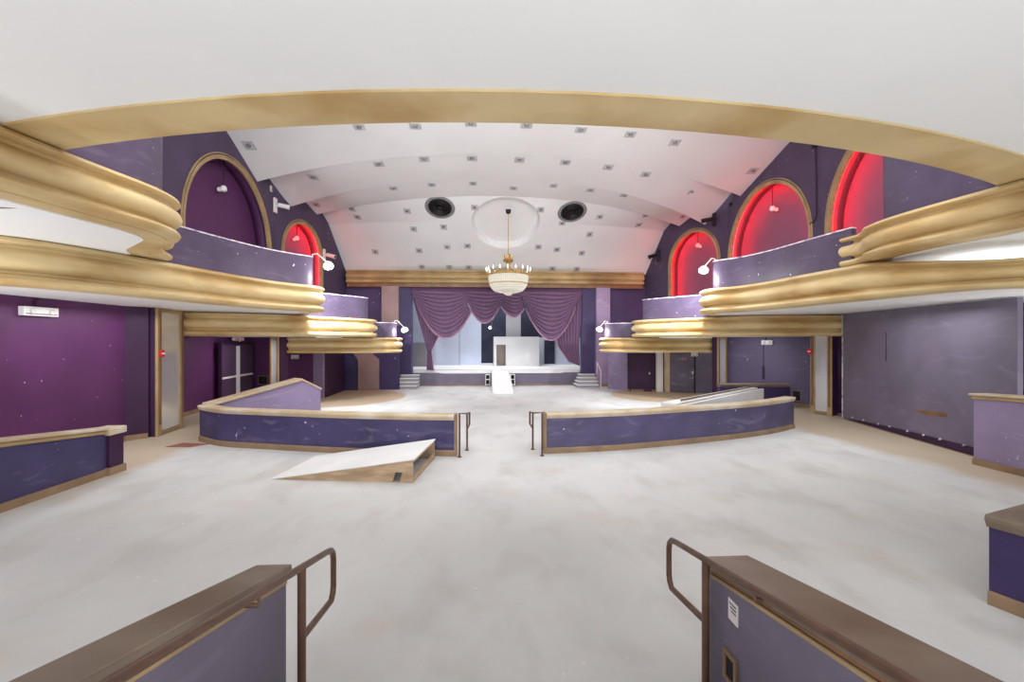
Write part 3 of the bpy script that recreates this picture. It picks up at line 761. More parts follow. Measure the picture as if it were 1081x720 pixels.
# ------------------------------------------------------------------ stage
t = thing('stage', 'low stage with white top edge and grey violet front', 'stage', (0, 26, 0))
MB().box(-5.6, 5.4, 25.62, 25.7, 0, .72).build('front_panel', M['greyviolet'], t)
MB().box(-6.6, 6.6, 25.9, 33.9, .7, .86).build('stage_floor', M['white'], t)
MB().sweep(smooth_path([(-4.75, 25.75), (-3, 25.62), (0, 25.5), (3, 25.6), (4.5, 25.72)], 5), [(0, .68), (.02, .7), (.02, .85), (0, .86), (-.5, .86), (-.5, .68)], 1).build('nosing', M['white'], t)
MB().box(-4.3, 4.0, 25.58, 25.62, 0, .07).build('baseboard', M['base'], t)
t = thing('runway_ramp', 'white ramp leading from the hall floor up to the stage', 'ramp', (.15, 23.5, 0))
MB().add([(-.42, 21.6, 0), (.52, 21.6, 0), (.5, 25.45, 0), (-.4, 25.45, 0), (-.42, 21.6, .05), (.52, 21.6, .05), (.5, 25.45, .84), (-.4, 25.45, .84)],
         [(0, 1, 2, 3), (4, 5, 6, 7), (0, 1, 5, 4), (1, 2, 6, 5), (2, 3, 7, 6), (3, 0, 4, 7)]).build('deck', M['white'], t)
for s, x in ((-1, -.45), (1, .52)):
    MB().add([(x, 21.8, .02), (x+.03, 21.8, .02), (x+.03, 25.45, .02), (x, 25.45, .02), (x, 21.8, .1), (x+.03, 21.8, .1), (x+.03, 25.45, .88), (x, 25.45, .88)],
             [(0, 1, 2, 3), (4, 5, 6, 7), (0, 1, 5, 4), (1, 2, 6, 5), (2, 3, 7, 6), (3, 0, 4, 7)]).build('side_board', M['white'], t)
for x, lab in ((-.78, 'small white shelf stand left of the stage ramp'), (.6, 'small white shelf stand right of the stage ramp')):
    t = thing('shelf_stand', lab, 'stand', (x+.12, 25.2, 0))
    for xx in (x, x+.22): MB().box(xx, xx+.03, 25.05, 25.35, 0, .66).build('side', M['white'], t)
    for z in (.08, .36, .63): MB().box(x+.03, x+.22, 25.05, 25.35, z, z+.03).build('shelf', M['white'], t)
    MB().box(x+.03, x+.22, 25.3, 25.34, .11, .6).build('back', M['dark'], t)
for x0, x1, lab in ((-5.55, -4.35, 'white steps up to the stage at its left end'), (4.1, 5.25, 'white steps up to the stage at its right end')):
    t = thing('stage_steps', lab, 'steps', ((x0+x1)/2, 25, 0), 'stage steps')
    for k in range(4):
        MB().box(x0+.08*k, x1, 23.9+.28*k, 25.02, .17*k, .17*(k+1)-.03).build('riser', M['stagegrey'], t)
        MB().box(x0+.08*k-.03, x1+.02, 23.87+.28*k, 25.02, .17*(k+1)-.03, .17*(k+1)).build('tread', M['white'], t, bevel=.008)
t = thing('stair_rail', 'thin dark handrail by the left stage steps', 'handrail', (-5.6, 24, 0))
MB().tube([(-5.62, 23.8, 0), (-5.62, 23.8, 2.0)], .018, 8).build('post', M['pipe'], t)
MB().tube([(-5.62, 23.8, .95), (-5.62, 24.6, 1.35)], .018, 8).build('rail', M['pipe'], t)
t = thing('stair_rail', 'thin pale handrail by the right stage steps', 'handrail', (5.3, 24, 0))
MB().tube([(5.32, 23.8, 0), (5.32, 23.8, .9), (5.32, 24.6, 1.35), (5.32, 24.6, .7)], .018, 8).build('rail', M['white'], t)

# stage set: flats, booth, doorway
t = thing('stage_flat', 'tall pale blue grey flat at the back left of the stage', 'flat', (-3, 31, .86))
MB().box(-6.3, -2.55, 31, 31.08, .86, 5.8).build('panel', M['bluewall'], t)
MB().box(-2.5, -1.05, 31, 31.08, .86, 5.8).build('panel', M['bluewall'], t)
MB().box(-2.55, -2.5, 31.02, 31.06, .86, 5.8).build('seam', M['stagegrey'], t)
t = tag(MB().box(-5.5, -4.2, 29.5, 29.58, .861, 2.4).build('folded_panel', M['stagegrey']), 'grey folded panel standing behind the left curtain tail', 'panel')
t = thing('stage_booth', 'white box booth with open brown doorway on the stage', 'booth', (1.5, 30, .86))
bz = .862; top = 2.78
F, L = frame((-.22, 29.6), (2.75, 29.6))
MB().slab([(-.22, 29.6, bz), (2.75, 29.6, bz), (2.75, 29.6, top), (-.22, 29.6, top)], (0, .1, 0), [[(-.05, 29.6, bz+.03), (.55, 29.6, bz+.03), (.55, 29.6, 2.25), (-.05, 29.6, 2.25)]]).build('front_wall', M['white'], t)
MB().box(-.22, -.12, 29.71, 31.5, bz, top).build('side_wall', M['white'], t)
MB().box(2.65, 2.75, 29.71, 31.5, bz, top).build('side_wall', M['white'], t)
MB().box(-.22, 2.75, 29.71, 31.5, top-.08, top-.001).build('roof', M['white'], t)
MB().box(-.1, .62, 30.0, 30.06, bz, 2.3).build('back_of_doorway', M['brown'], t)
t = thing('back_doorway', 'blue grey open doorway at the right back of the stage', 'doorway', (3.4, 31, .86))
MB().slab([(2.8, 31.6, .862), (6.4, 31.6, .862), (6.4, 31.6, 2.75), (2.8, 31.6, 2.75)], (0, .08, 0), [[(3.35, 31.6, .9), (4.1, 31.6, .9), (4.1, 31.6, 2.55), (3.35, 31.6, 2.55)]]).build('panel', M['bluewall'], t)
for a, c in ((3.28, 3.35), (4.1, 4.17)): MB().box(a, c, 31.56, 31.59, .862, 2.6).build('jamb', M['stagegrey'], t)
MB().box(3.3, 4.15, 32.0, 32.05, .862, 2.6).build('dark_back', M['stageblack'], t)
t = tag(MB().box(.7, 1.75, 32.3, 32.4, .862, 5.5).build('grey_flat', M['stagegrey']), 'grey flat standing behind the white stage booth', 'flat')
t = thing('work_light', 'bright work light high at the back of the stage', 'lamp', (-.5, 31.5, 3.3))
MB().lathe((-.45, 31.3, 3.42), [(.03, .05), (.12, .02), (.14, -.05)], 12, (0, -1, -.3)).build('shade', M['chrome'], t)
MB().lathe((-.45, 31.24, 3.4), [(.02, .05), (.07, .02), (.07, -.03), (.02, -.06)], 12, (0, -1, -.3)).build('bulb', M['lens'], t)
MB().tube([(-.45, 31.32, 3.45), (.0, 31.8, 4.6)], .02, 6).build('cable', M['chrome'], t)
MB().tube([(-.35, 31.32, 3.45), (-.2, 31.5, 4.6)], .015, 6).build('cable', M['chrome'], t)

# curtains
def swag(A0, A1, B0, B1, drop, y, nf, label, amp=.28, depth=.42):
    # A0/B0 upper corners (x,z); A1/B1 where the lower hem starts and ends
    t = thing('curtain_swag', label, 'curtain', ((A0[0]+B0[0])/2, y, A0[1]), 'stage curtain swags')
    def pt(u, v):
        ax = A0[0]+(A1[0]-A0[0])*v; az = A0[1]+(A1[1]-A0[1])*v
        bx = B0[0]+(B1[0]-B0[0])*v; bz = B0[1]+(B1[1]-B0[1])*v
        sg = math.sin(PI*u)**.85
        x = ax+(bx-ax)*u; z = az+(bz-az)*u-drop*v*sg
        w = abs(math.sin(v*nf*PI+.4*math.sin(5*u)))**.7
        yy = y-.05-depth*sg*v**.5*(.35+.3*v)-amp*w*(sg**.5)
        return (x, yy, z)
    MB().grid(pt, 40, nf*8).build('fabric', M['curtain'], t, smooth=True, angle=180)
    hem = [pt(i/40, 1) for i in range(41)]
    MB().tube([(p[0], p[1]-.01, p[2]) for p in hem], .045, 6).build('fringe', M['fringe'], t, smooth=True)
    return t
ZT = 5.2
swag((-4.85, ZT), (-4.55, 4.75), (-2.0, ZT), (-1.55, 4.1), 1.75, 25.0, 11, 'large purple velvet swag at the left of the stage')
swag((-2.05, ZT), (-1.6, 4.3), (.35, ZT), (-.05, 4.35), .85, 25.05, 8, 'small purple velvet swag left of the chandelier')
swag((.3, ZT), (.1, 4.4), (1.2, ZT), (1.35, 4.3), .55, 25.15, 7, 'narrow purple velvet swag behind the chandelier')
swag((1.05, ZT), (1.45, 4.3), (4.6, ZT), (4.2, 4.5), 1.85, 24.98, 11, 'large purple velvet swag at the right of the stage')
def tail(top, mid, bot, y, label, nf=7, tie=True):
    t = thing('curtain_tail', label, 'curtain', (bot[0][0], y, bot[0][1]), 'stage curtain tails')
    def pt(u, v):
        if v < .5: q = v/.5; a = [top[i][k]+(mid[i][k]-top[i][k])*q**1.3 for i in (0, 1) for k in (0, 1)]
        else: q = (v-.5)/.5; a = [mid[i][k]+(bot[i][k]-mid[i][k])*q for i in (0, 1) for k in (0, 1)]
        x = a[0]+(a[2]-a[0])*u; z = a[1]+(a[3]-a[1])*u
        return (x, y-.07*math.cos(u*nf*2*PI), z)
    MB().grid(pt, nf*8, 30).build('fabric', M['curtain'], t, smooth=True, angle=180, solid=.01)
    e = [pt(1 if top[1][0] < 0 else 0, i/30) for i in range(31)]
    MB().tube([(p[0], p[1]-.03, p[2]) for p in e], .03, 6).build('fringe', M['fringe'], t, smooth=True)
tail(((-4.8, 5.0), (-3.0, 3.5)), ((-3.95, 1.9), (-3.72, 1.95)), ((-4.0, .9), (-3.6, .88)), 25.25, 'gathered purple curtain tail hanging at the left of the stage', 6)
tail(((3.0, 3.6), (4.6, 5.0)), ((3.25, 2.2), (4.45, 2.2)), ((3.85, 1.35), (4.5, 1.1)), 25.25, 'gathered purple curtain tail hanging at the right of the stage', 8)

# ------------------------------------------------------------------ chandelier
CH = Vector((.28, 21.3, 0))
t = thing('chandelier', 'large crystal basket chandelier with brass ring hanging before the stage', 'chandelier', (CH.x, CH.y, 5.4))
def ch(x, y, z): return (CH.x+x, CH.y+y, z)
RZ = 5.68
MB().tube([ch(0, 0, 8.62), ch(0, 0, RZ)], .018, 6).build('rod', M['brass'], t)
MB().lathe(ch(0, 0, 8.55), [(.03, -.1), (.11, -.05), (.13, .1)], 14).build('ceiling_hook', M['black'], t)
cr = MB().lathe(ch(0, 0, 6.28), [(.05, .3), (.09, .22), (.07, .12), (.2, .05), (.27, 0), (.2, -.07), (.08, -.14), (.04, -.3)], 16).build('crown', M['brass'], t, smooth=True)
b = MB()
for k in range(10):
    a = 2*PI*k/10; b.tube([ch(.1*math.cos(a), .1*math.sin(a), 6.31), ch(.22*math.cos(a), .22*math.sin(a), 6.39), ch(.24*math.cos(a), .24*math.sin(a), 6.53)], .018, 5)
b.build('crown_scrolls', M['brass'], cr)
R = .92
MB().lathe(ch(0, 0, RZ-.12), [(R-.06, 0), (R+.03, 0), (R+.05, .06), (R+.02, .1), (R-.06, .1)], 40).build('ring', M['brass'], t, smooth=True)
b = MB()
for k in range(6):
    a = 2*PI*k/6; b.tube([ch(R*math.cos(a), R*math.sin(a), RZ-.03), ch(.3*math.cos(a), .3*math.sin(a), RZ+.2), ch(.04*math.cos(a), .04*math.sin(a), 6.03)], .012, 5)
b.build('chains', M['brass'], t)
for k in range(18):
    a = 2*PI*k/18+.1; rr = R+.12
    c = MB().tube([ch(R*math.cos(a), R*math.sin(a), RZ-.06), ch((rr-.02)*math.cos(a), (rr-.02)*math.sin(a), RZ-.1), ch(rr*math.cos(a), rr*math.sin(a), RZ), ch(rr*math.cos(a), rr*math.sin(a), RZ+.1)], .02, 6).build('candle_arm', M['brass'], t)
    MB().lathe(ch(rr*math.cos(a), rr*math.sin(a), RZ+.1), [(.02, 0), (.03, .05), (.015, .12), (.004, .17)], 8).build('candle_bulb', M['bulb'], c, smooth=True)
bp = [(R, -.12), (R*.99, -.3), (R*.95, -.5), (R*.86, -.68), (R*.72, -.82), (R*.5, -.88), (R*.28, -.9), (R*.2, -.96), (R*.08, -1.04)]
b = MB(); n = 72
for k in range(n):
    a = 2*PI*k/n
    pts = []
    for (r0, z0), (r1, z1) in zip(bp, bp[1:]):
        for q in (0, .33, .66): pts.append((r0+(r1-r0)*q, z0+(z1-z0)*q))
    b.tube([ch(r*math.cos(a), r*math.sin(a), RZ+z) for r, z in pts], [.034 if i % 2 else .02 for i in range(len(pts))], 5)
o = b.build('crystal_strands', M['crystal'], t)
MB().lathe(ch(0, 0, RZ), [(r*.93, z+.02) for r, z in bp], 40).build('basket_lining', M['crystal'], t, smooth=True)
MB().lathe(ch(0, 0, RZ), [(R*.97, -.52), (R*.99, -.5), (R*.97, -.48), (R*.93, -.5)], 40).build('basket_band', M['brass'], t)

# ------------------------------------------------------------------ ceiling fittings
CEIL = {'boxes': [
    ('square ceiling light box, leftmost in the first row behind the gold arch', 2.279, -0.9412, 1.0),
    ('square ceiling light box, second from left in the first row behind the gold arch', 1.989, -0.5219, 1.0),
    ('square ceiling light box, third from left in the first row behind the gold arch', 1.958, -0.3271, 1.0),
    ('square ceiling light box, fourth from left in the first row behind the gold arch', 1.868, -0.1341, 1.0),
    ('square ceiling light box, fifth from left in the first row behind the gold arch', 1.874, 0.0547, 1.0),
    ('square ceiling light box, sixth from left in the first row behind the gold arch', 1.95, 0.2358, 1.0),
    ('square ceiling light box, seventh from left in the first row behind the gold arch', 2.008, 0.409, 1.0),
    ('square ceiling light box, rightmost in the first row behind the gold arch', 2.162, 0.5791, 1.0),
    ('square ceiling light box, leftmost in the second row behind the gold arch', 4.343, -0.798, 1.0),
    ('square ceiling light box, second from left in the second row behind the gold arch', 4.167, -0.5078, 1.0),
    ('square ceiling light box, third from left in the second row behind the gold arch', 4.129, -0.3252, 1.0),
    ('square ceiling light box, fourth from left in the second row behind the gold arch', 4.154, -0.137, 1.0),
    ('square ceiling light box, fifth from left in the second row behind the gold arch', 4.181, 0.0488, 1.0),
    ('square ceiling light box, sixth from left in the second row behind the gold arch', 4.164, 0.2239, 1.0),
    ('square ceiling light box, seventh from left in the second row behind the gold arch', 4.16, 0.3934, 1.0),
    ('square ceiling light box, eighth from left in the second row behind the gold arch', 4.17, 0.5535, 1.0),
    ('square ceiling light box, rightmost in the second row behind the gold arch', 2.519, 0.9487, 1.0),
    ('square ceiling light box, leftmost in the third row behind the gold arch', 6.674, -0.9537, 0.85),
    ('square ceiling light box, second from left in the third row behind the gold arch', 6.235, -0.51, 0.85),
    ('square ceiling light box, third from left in the third row behind the gold arch', 6.242, -0.3315, 0.85),
    ('square ceiling light box, fourth from left in the third row behind the gold arch', 6.266, -0.1438, 0.85),
    ('square ceiling light box, fifth from left in the third row behind the gold arch', 6.507, 0.0444, 0.85),
    ('square ceiling light box, sixth from left in the third row behind the gold arch', 6.226, 0.2214, 0.85),
    ('square ceiling light box, seventh from left in the third row behind the gold arch', 6.202, 0.3927, 0.85),
    ('square ceiling light box, eighth from left in the third row behind the gold arch', 6.094, 0.5497, 0.85),
    ('square ceiling light box, rightmost in the third row behind the gold arch', 4.376, 0.8024, 0.85),
    ('square ceiling light box, leftmost in the row level with the round air vents', 8.185, -0.7999, 0.85),
    ('square ceiling light box, second from left in the row level with the round air vents', 8.655, -0.7949, 0.85),
    ('square ceiling light box, third from left in the row level with the round air vents', 8.504, -0.5053, 0.85),
    ('square ceiling light box, fourth from left in the row level with the round air vents', 8.438, -0.1457, 0.85),
    ('square ceiling light box, fifth from left in the row level with the round air vents', 8.469, 0.2001, 0.85),
    ('square ceiling light box, sixth from left in the row level with the round air vents', 8.557, 0.5322, 0.85),
    ('square ceiling light box, seventh from left in the row level with the round air vents', 8.761, 0.7936, 0.85),
    ('square ceiling light box, eighth from left in the row level with the round air vents', 8.094, 0.7817, 0.85),
    ('square ceiling light box, rightmost in the row level with the round air vents', 6.61, 0.9531, 0.85),
    ('square ceiling light box, leftmost in the row just below the round air vents', 9.137, -0.4978, 0.85),
    ('square ceiling light box, second from left in the row just below the round air vents', 9.102, -0.3252, 0.85),
    ('square ceiling light box, third from left in the row just below the round air vents', 8.999, 0.3365, 0.85),
    ('square ceiling light box, rightmost in the row just below the round air vents', 9.178, 0.5172, 0.85),
    ('square ceiling light box, leftmost in the row above the chandelier crown', 9.574, -0.768, 0.85),
    ('square ceiling light box, second from left in the row above the chandelier crown', 9.553, -0.4947, 0.85),
    ('square ceiling light box, third from left in the row above the chandelier crown', 9.481, -0.3208, 0.85),
    ('square ceiling light box, fourth from left in the row above the chandelier crown', 9.457, -0.1995, 0.85),
    ('square ceiling light box, fifth from left in the row above the chandelier crown', 9.459, 0.2264, 0.85),
    ('square ceiling light box, sixth from left in the row above the chandelier crown', 9.502, 0.344, 0.85),
    ('square ceiling light box, rightmost in the row above the chandelier crown', 9.558, 0.5066, 0.85),
    ('square ceiling light box, leftmost in the last row above the stage cornice', 9.898, -0.5003, 0.85),
    ('square ceiling light box, second from left in the last row above the stage cornice', 9.9, -0.3258, 0.85),
    ('square ceiling light box, third from left in the last row above the stage cornice', 9.898, -0.2014, 0.85),
    ('square ceiling light box, fourth from left in the last row above the stage cornice', 9.907, 0.3458, 0.85),
    ('square ceiling light box, rightmost in the last row above the stage cornice', 9.909, 0.5084, 0.85)],
 'vents': [('round black air vent in the ceiling left of the chandelier', 8.411, -0.3271), ('round black air vent in the ceiling right of the chandelier', 8.453, 0.3702)], 'ring': (9.033, 0.0225)}
proto = {}
def on_ceiling(o, rf, u, off=0):
    n = ceil_nrm(rf, u)
    p = ceil_pt(rf, u)+n*off
    o.location = p
    x = Vector((1, 0, 0)); x = (x-n*x.dot(n)).normalized(); y = n.cross(x)
    o.rotation_euler = Matrix((x, y, n)).transposed().to_euler()
def ceil_patch(kind):
    t = thing('ceiling_light_box', 'x', 'ceiling fitting', (0, 0, 0), 'square light boxes in the vaulted ceiling')
    a = .19
    MB().slab([(-a, -a, .002), (a, -a, .002), (a, a, .002), (-a, a, .002)], (0, 0, .012), [[(-.09, -.09, .002), (.09, -.09, .002), (.09, .09, .002), (-.09, .09, .002)]]).build('plate', M['patch'], t)
    MB().box(-.09, .09, -.09, .09, -.05, -.02) if 0 else None
    MB().lathe((0, .02, .003), [(.085, 0), (.085, .03), (.05, .04), (.03, .06)], 12).build('socket', M['socket'], t)
    return t
p0 = ceil_patch(0); used = False
for (lab, rf, u, sc) in CEIL['boxes']:
    if not used: o = p0; used = True; o['label'] = lab
    else: o = dup(p0, (0, 0, 0), lab)
    on_ceiling(o, rf, u, .0); o.scale = (sc, sc, 1)
for (lab, rf, u) in CEIL['vents']:
    t = thing('air_diffuser', lab, 'air vent', (0, 0, 0), 'round black ceiling air vents')
    MB().lathe((0, 0, 0), [(.74, .0), (.76, .02), (.7, .05), (.6, .03), (.6, .0)], 32).build('rim', M['socket'], t, smooth=True)
    for r in (.5, .36, .22):
        MB().lathe((0, 0, 0), [(r+.09, .005), (r+.06, .08), (r+.04, .085), (r-.02, .02), (r-.02, .005)], 32).build('ring_blade', M['black'], t, smooth=True)
    MB().lathe((0, 0, 0), [(.12, .0), (.12, .07), (.06, .1)], 20).build('hub', M['black'], t, smooth=True)
    MB().lathe((0, 0, 0), [(.6, .001), (.6, .004)], 32).build('dark_back', M['dark'], t)
    on_ceiling(t, rf, u, .0); t.scale = (.92, .92, .8)
# round recess in the ceiling over the chandelier
build_ceiling(ceil_pt(*CEIL['ring']), 1.6, .3)

# ------------------------------------------------------------------ wall fittings
def flood(base, head, label, aim):
    t = thing('flood_light', label, 'lamp', base, 'white flood lights on the balcony fronts')
    bs = Vector(base); hd = Vector(head)
    MB().tube([bs, bs+Vector((0, 0, .12)), (bs.x+(hd.x-bs.x)*.3, bs.y+(hd.y-bs.y)*.3, bs.z+.14), hd+Vector((0, 0, .06))], .02, 8).build('arm', M['plastic'], t)
    a = Vector(aim).normalized()
    MB().lathe(hd, [(.05, -.09), (.13, -.03), (.15, .06), (.12, .06)], 16, a).build('housing', M['plastic'], t, smooth=True)
    MB().lathe(hd, [(.115, .045), (.115, .065)], 16, a).build('lens', M['lens'], t)
    return t
flood((-5.98, 13.95, 4.97), (-5.52, 13.95, 4.78), 'lit white flood light on the left balcony parapet beside the small red niche', (.35, -.6, -.75))
flood((6.42, 13.95, 4.97), (6.06, 13.95, 4.76), 'lit white flood light on the right balcony parapet beside the small red niche', (-.35, -.6, -.75))
flood((-4.78, 20.25, 3.26), (-4.36, 20.3, 3.02), 'lit white flood light at the tip of the lowest left balcony', (.35, -.6, -.75))
flood((4.7, 20.25, 3.26), (4.36, 20.3, 3.06), 'lit white flood light at the tip of the lowest right balcony', (-.35, -.6, -.75))

def emergency(F, label, dark=False, w=.36):
    t = thing('emergency_light', label, 'emergency light', F(0, 0, 0)[:])
    def bx(a, c, z0, z1, n0, n1, nm, m): return MB().prism([F(s, 0, n)[:2] for s, n in ((a, n0), (c, n0), (c, n1), (a, n1))], F(0, z0)[2], F(0, z1)[2]).build(nm, m, t, bevel=.008)
    bx(-w, w, -.08, .1, -.004, .11, 'housing', M['plastic'])
    bx(-w+.03, w-.03, -.055, -.03, .11, .118, 'seam', M['stagegrey'])
    for s in (-w*.55, w*.55):
        MB().lathe(F(s, .01, .11), [(.05, 0), (.06, .03), (.04, .05)], 12, (F(0, 0, 1)-F(0, 0, 0))).build('lamp_lens', M['paper'], t)
    MB().tube([F(-.05, .1, .03), F(-.05, .2, .03), F(.02, .27, .03)], .02, 6).build('conduit', M['plumdark'], t)
    return t
emergency(lambda s, z, n=0: Vector((-9.84+n, 9.72+s, 3.08+z)), 'white emergency light box high on the plum wall at far left')
emergency(lambda s, z, n=0: Vector((-9.3+s, 20.992-n, 1.78+z)), 'small white emergency light on the plum wall below the lowest left balcony', w=.16)
FR2, _l = frame((9.35, 18.85), (11.5, 16.2))
emergency(lambda s, z, n=0: FR2(1.75+s, 2.43+z, n+.055), 'white emergency light box on the purple wall at right beside the mirrored column', w=.2)
FS, _l = frame((8.05, 21.9), (10.6, 20.95))
emergency(lambda s, z, n=0: FS(1.32-s, 1.84+z, (n+.13)), 'small white emergency light above the scratched grey door', w=.15)
def pull(F, label):
    t = thing('fire_alarm', label, 'fire alarm', F(0, 0, 0)[:])
    def bx(a, c, z0, z1, n0, n1, nm, m): return MB().prism([F(s, 0, n)[:2] for s, n in ((a, n0), (c, n0), (c, n1), (a, n1))], F(0, z0)[2], F(0, z1)[2]).build(nm, m, t, bevel=.008)
    bx(-.07, .07, -.09, .09, .0, .06, 'case', M['red'])
    bx(-.05, .05, -.02, .02, .06, .085, 'lens_bar', M['plastic'])
pull(lambda s, z, n=0: Vector((-9.345+n, 12.52+s, 2.17+z)), 'red fire alarm on the gold trim of the left mirrored column')
pull(lambda s, z, n=0: Vector((10.36-.9*n-.4*s, 15.02-.4*n+.9*s, 2.14+z)), 'red fire alarm on the gold trim of the right mirrored column')
t = thing('alarm_strobe', 'small red strobe above the scratched grey door', 'fire alarm', (8.86, 21.5, 1.67))
MB().lathe((8.86, 21.46, 1.62), [(.06, 0), (.055, .04), (.03, .06)], 14, (-.35, -1, 0)).build('body', M['red'], t)
MB().lathe((8.84, 21.39, 1.62), [(.02, 0), (.015, .02)], 8, (-.35, -1, 0)).build('lens', M['plastic'], t)
t = thing('exit_sign', 'pale pink exit sign with lamp heads above the plum double doors', 'sign', fdd(1.55, 2.5, .1)[:])
dbox(1.25, 1.75, 2.5, 2.66, .09, .14, 'panel', M['pink'], t)
dbox(1.2, 1.25, 2.48, 2.68, .09, .16, 'end_cap', M['plastic'], t)
for s in (1.08, 1.92):
    q = fdd(s, 2.58, .16)
    MB().lathe(q, [(.03, -.06), (.06, -.02), (.07, .04)], 12, (fdd(0, 0, 1)-fdd(0, 0, 0))).build('lamp_head', M['plastic'], t)
    MB().tube([fdd(s, 2.58, .08), q], .015, 6).build('stalk', M['black'], t)
def frame_on(F, label, s0, s1, z0, z1):
    t = thing('wall_outlet', label, 'outlet', F((s0+s1)/2, z0, 0)[:])
    e = .03
    n = F(0, 0, .02)-F(0, 0, 0)
    MB().slab([F(s0, z0), F(s1, z0), F(s1, z1), F(s0, z1)], n, [[F(s0+e, z0+e), F(s1-e, z0+e), F(s1-e, z1-e), F(s0+e, z1-e)]]).build('rim', M['capgrey'], t)
    MB().slab([F(s0+e, z0+e, .001), F(s1-e, z0+e, .001), F(s1-e, z1-e, .001), F(s0+e, z1-e, .001)], n*.3).build('recess', M['dark'], t)
frame_on(lambda s, z, n=0: Vector((s, 20.991-n, z)), 'rectangular framed wall opening beside the plum double doors', -10.95, -10.5, .55, .95)
frame_on(lambda s, z, n=0: FR2(s, z, n+.062), 'small framed outlet low on the purple wall at right', 2.62, 2.92, .2, .62)

# cameras, brackets and conduit on the upper walls
def camera_at(p, d, label, m):
    t = thing('security_camera', label, 'camera', p)
    p = Vector(p); d = Vector(d).normalized()
    w = Vector((1, 0, 0)) if p.x < 0 else Vector((-1, 0, 0))
    MB().box(min(0, w.x*.07)+p.x, max(0, w.x*.07)+p.x, p.y-.12, p.y+.12, p.z-.3, p.z+.3).build('wall_plate', m, t, bevel=.01)
    q = p+w*.25
    MB().tube([p+w*.05, q], .035, 8).build('arm', m, t)
    MB().tube([q-d*.1, q+d*.35], [.09, .1], 12).build('body', m, t, smooth=True)
    MB().lathe(q+d*.35, [(.08, 0), (.06, .015)], 12, d).build('lens', M['black'], t)
camera_at((-9.49, 19.35, 8.1), (1, .3, -.15), 'white security camera on the upper left wall between the two niches', M['plastic'])
camera_at((9.85, 20.55, 8.15), (-1, .2, -.2), 'black bracket lamp on the upper right wall between two red niches', M['black'])
camera_at((8.62, 24.2, 7.15), (-1, -.3, -.35), 'black spotlight on the upper right wall nearest the stage', M['black'])
camera_at((-8.78, 23.05, 6.75), (1, -.2, -.3), 'pale spotlight on the upper left wall past the small red niche', M['plastic'])
t = thing('junction_box', 'small cream junction box on the upper left wall above the security camera', 'junction box', (-9.46, 19.0, 8.6))
MB().box(-9.49, -9.42, 18.93, 19.07, 8.55, 8.78).build('box', M['paper'], t, bevel=.01)
MB().box(-9.42, -9.41, 18.95, 19.05, 8.57, 8.76).build('cover', M['capgrey'], t)
t = thing('conduit', 'black electrical conduit running down the upper right wall between two niches', 'conduit', (10.15, 14.5, 6.5))
MB().tube([(10.17, 14.52, 9.1), (10.17, 14.48, 6.75), (10.17, 14.52, 6.58), (10.17, 14.62, 6.5), (10.17, 14.8, 6.48)], .025, 8).build('pipe', M['plumdark'], t)
MB().box(10.1, 10.195, 14.42, 14.62, 8.95, 9.25).build('box', M['black'], t, bevel=.01)
t = thing('wall_sensor', 'small dark round knob on the upper right wall above the black bracket lamp', 'wall fitting', (10.1, 19.95, 8.6))
MB().lathe((10.19, 19.75, 8.62), [(.08, 0), (.07, .06), (.03, .09)], 12, (-1, 0, 0)).build('cap', M['black'], t)
MB().lathe((10.185, 19.75, 8.62), [(.1, 0), (.1, .012)], 12, (-1, 0, 0)).build('plate', M['plumdark'], t)
# scrapes on the highest balcony undersides
for X, Y, lab in ((-6.95, 5.9, 'dark scrape on the white underside of the highest left balcony'), (8.3, 6.85, 'dark scrape on the white underside of the highest right balcony')):
    t = tag(MB().prism([(X-.42, Y-.02), (X-.1, Y-.045), (X+.3, Y-.03), (X+.42, Y+.01), (X+.2, Y+.04), (X-.2, Y+.02)], 4.1185, 4.1198).build('scrape_mark', M['capgrey']), lab, 'mark')
t = tag(MB().prism([(-8.35, 11.2), (-7.75, 11.15), (-7.5, 11.45), (-8.2, 11.6)], .001, .012).build('floor_mat', M['redpaint']), 'small dull red mat on the floor at the corner of the curved left half wall', 'mat')
t = thing('conduit', 'thin dark vertical cable below the emergency light on the purple wall at right', 'conduit', FR2(1.6, .9, .07)[:])
MB().tube([FR2(1.6, .95, .07), FR2(1.6, 2.34, .07)], .012, 6).build('cable', M['black'], t)
MB().prism([FR2(s, 0, n)[:2] for s, n in ((1.56, .058), (1.64, .058), (1.64, .1), (1.56, .1))], 1.0, 1.5).build('cover', M['plumdark'], t)


# ------------------------------------------------------------------ light
w = bpy.data.worlds.new('added_ambient_fill'); bpy.context.scene.world = w; w.use_nodes = True  # white ambient fill added through the unseen open rear of the room
w.node_tree.nodes['Background'].inputs['Color'].default_value = (.96, .98, 1, 1)
w.node_tree.nodes['Background'].inputs['Strength'].default_value = 1.0
def area(loc, aim, sx, sy, power, col=(.96, .98, 1)):
    l = bpy.data.lights.new('added_fill_light', 'AREA'); l.shape = 'RECTANGLE'; l.size = sx; l.size_y = sy; l.energy = power; l.color = col  # unseen area lights added as fill, not fixtures of the hall
    o = bpy.data.objects.new('added_fill_light', l); C.objects.link(o); o.location = loc
    o.rotation_euler = (Vector(aim)-Vector(loc)).to_track_quat('-Z', 'Y').to_euler(); return o
def point(loc, power, r=.1, col=(1, 1, 1)):
    l = bpy.data.lights.new('lamp_light', 'POINT'); l.energy = power; l.shadow_soft_size = r; l.color = col
    o = bpy.data.objects.new('lamp_light', l); C.objects.link(o); o.location = loc; return o
area((0, 4.4, 7.2), (0, 19, 6.0), 14, 2.0, 800)
area((0, 12, 9.2), (0, 20, 0), 10, 2.5, 480)
area((0, -2.5, 1.5), (0, 10, 4.0), 10, 2.0, 370)
area((-9, 10.5, 3.2), (-9, 10.5, 0), .8, 3, 45)
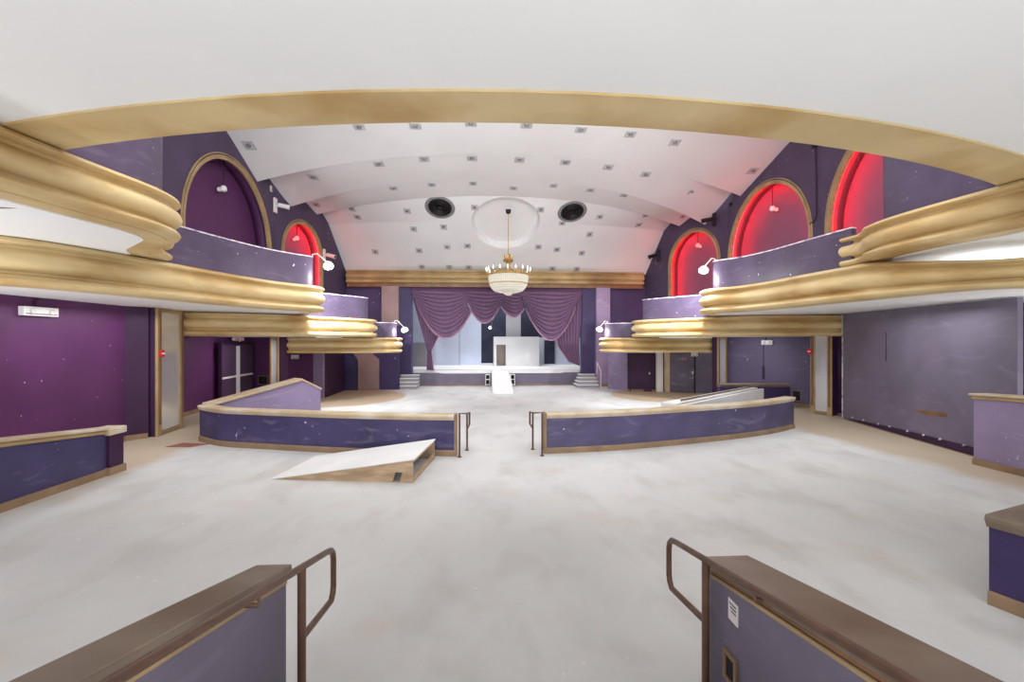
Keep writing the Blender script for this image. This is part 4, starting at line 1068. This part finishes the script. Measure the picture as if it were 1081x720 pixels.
area((9, 10.5, 3.2), (9, 10.5, 0), .8, 3, 45)
area((-9.6, 17.5, 2.58), (-10.5, 18.0, 0), .8, 2, 45)
area((9.2, 16.8, 2.58), (9.6, 17.5, 0), .8, 1.5, 35)
area((-8.9, 5.5, .35), (-8.2, 7.5, 4), 1.0, 4, 170)  # added uplights hidden behind the half walls, brightening the balcony undersides
area((10.3, 5.5, .35), (9.3, 7.5, 4), 1.0, 4, 170)
area((0, 30, 8.2), (0, 30, 0), 6, 4, 800)
for x, y, z, p in ((-5.2, 13.9, 4.45, 90), (5.75, 13.9, 4.45, 90), (-4.2, 20.1, 2.9, 60), (4.2, 20.1, 2.9, 60)):
    point((x, y, z), p, .08)
def spot(loc, aim, power, cone):
    l = bpy.data.lights.new('flood_beam', 'SPOT'); l.energy = power; l.spot_size = math.radians(cone); l.spot_blend = .8; l.color = (.92, .96, 1); l.shadow_soft_size = .08
    o = bpy.data.objects.new('flood_beam', l); C.objects.link(o); o.location = loc
    o.rotation_euler = (Vector(aim)-Vector(loc)).to_track_quat('-Z', 'Y').to_euler(); return o
area((5.5, 2.2, .6), (9, 8, 4.1), 1.5, 1, 80)
area((-7, 2.2, .6), (-9, 8, 4.1), 1.5, 1, 35)
spot((-5.4, 14.0, 4.62), (-5.6, 17.0, 2.9), 1500, 95)
spot((5.95, 14.0, 4.6), (5.9, 17.0, 2.9), 1500, 95)
area((9.6, 8.0, 3.79), (9.6, 8.0, 5), 2.6, .8, 22)  # added hidden uplight brightening the highest right balcony underside


# ------------------------------------------------------------------ camera
cam = bpy.data.cameras.new('camera'); cam.sensor_width = 36; cam.lens = 16.0; cam.clip_end = 200
co = bpy.data.objects.new('camera', cam); C.objects.link(co)
co.location = (-.85, 0, 2.5); co.rotation_euler = (PI/2, 0, math.radians(-3.5))
sc = bpy.context.scene; sc.camera = co
sc.view_settings.view_transform = 'Standard'; sc.view_settings.look = 'None'
sc.view_settings.gamma = 1; sc.view_settings.use_curve_mapping = False
sc.view_settings.exposure = 0.0
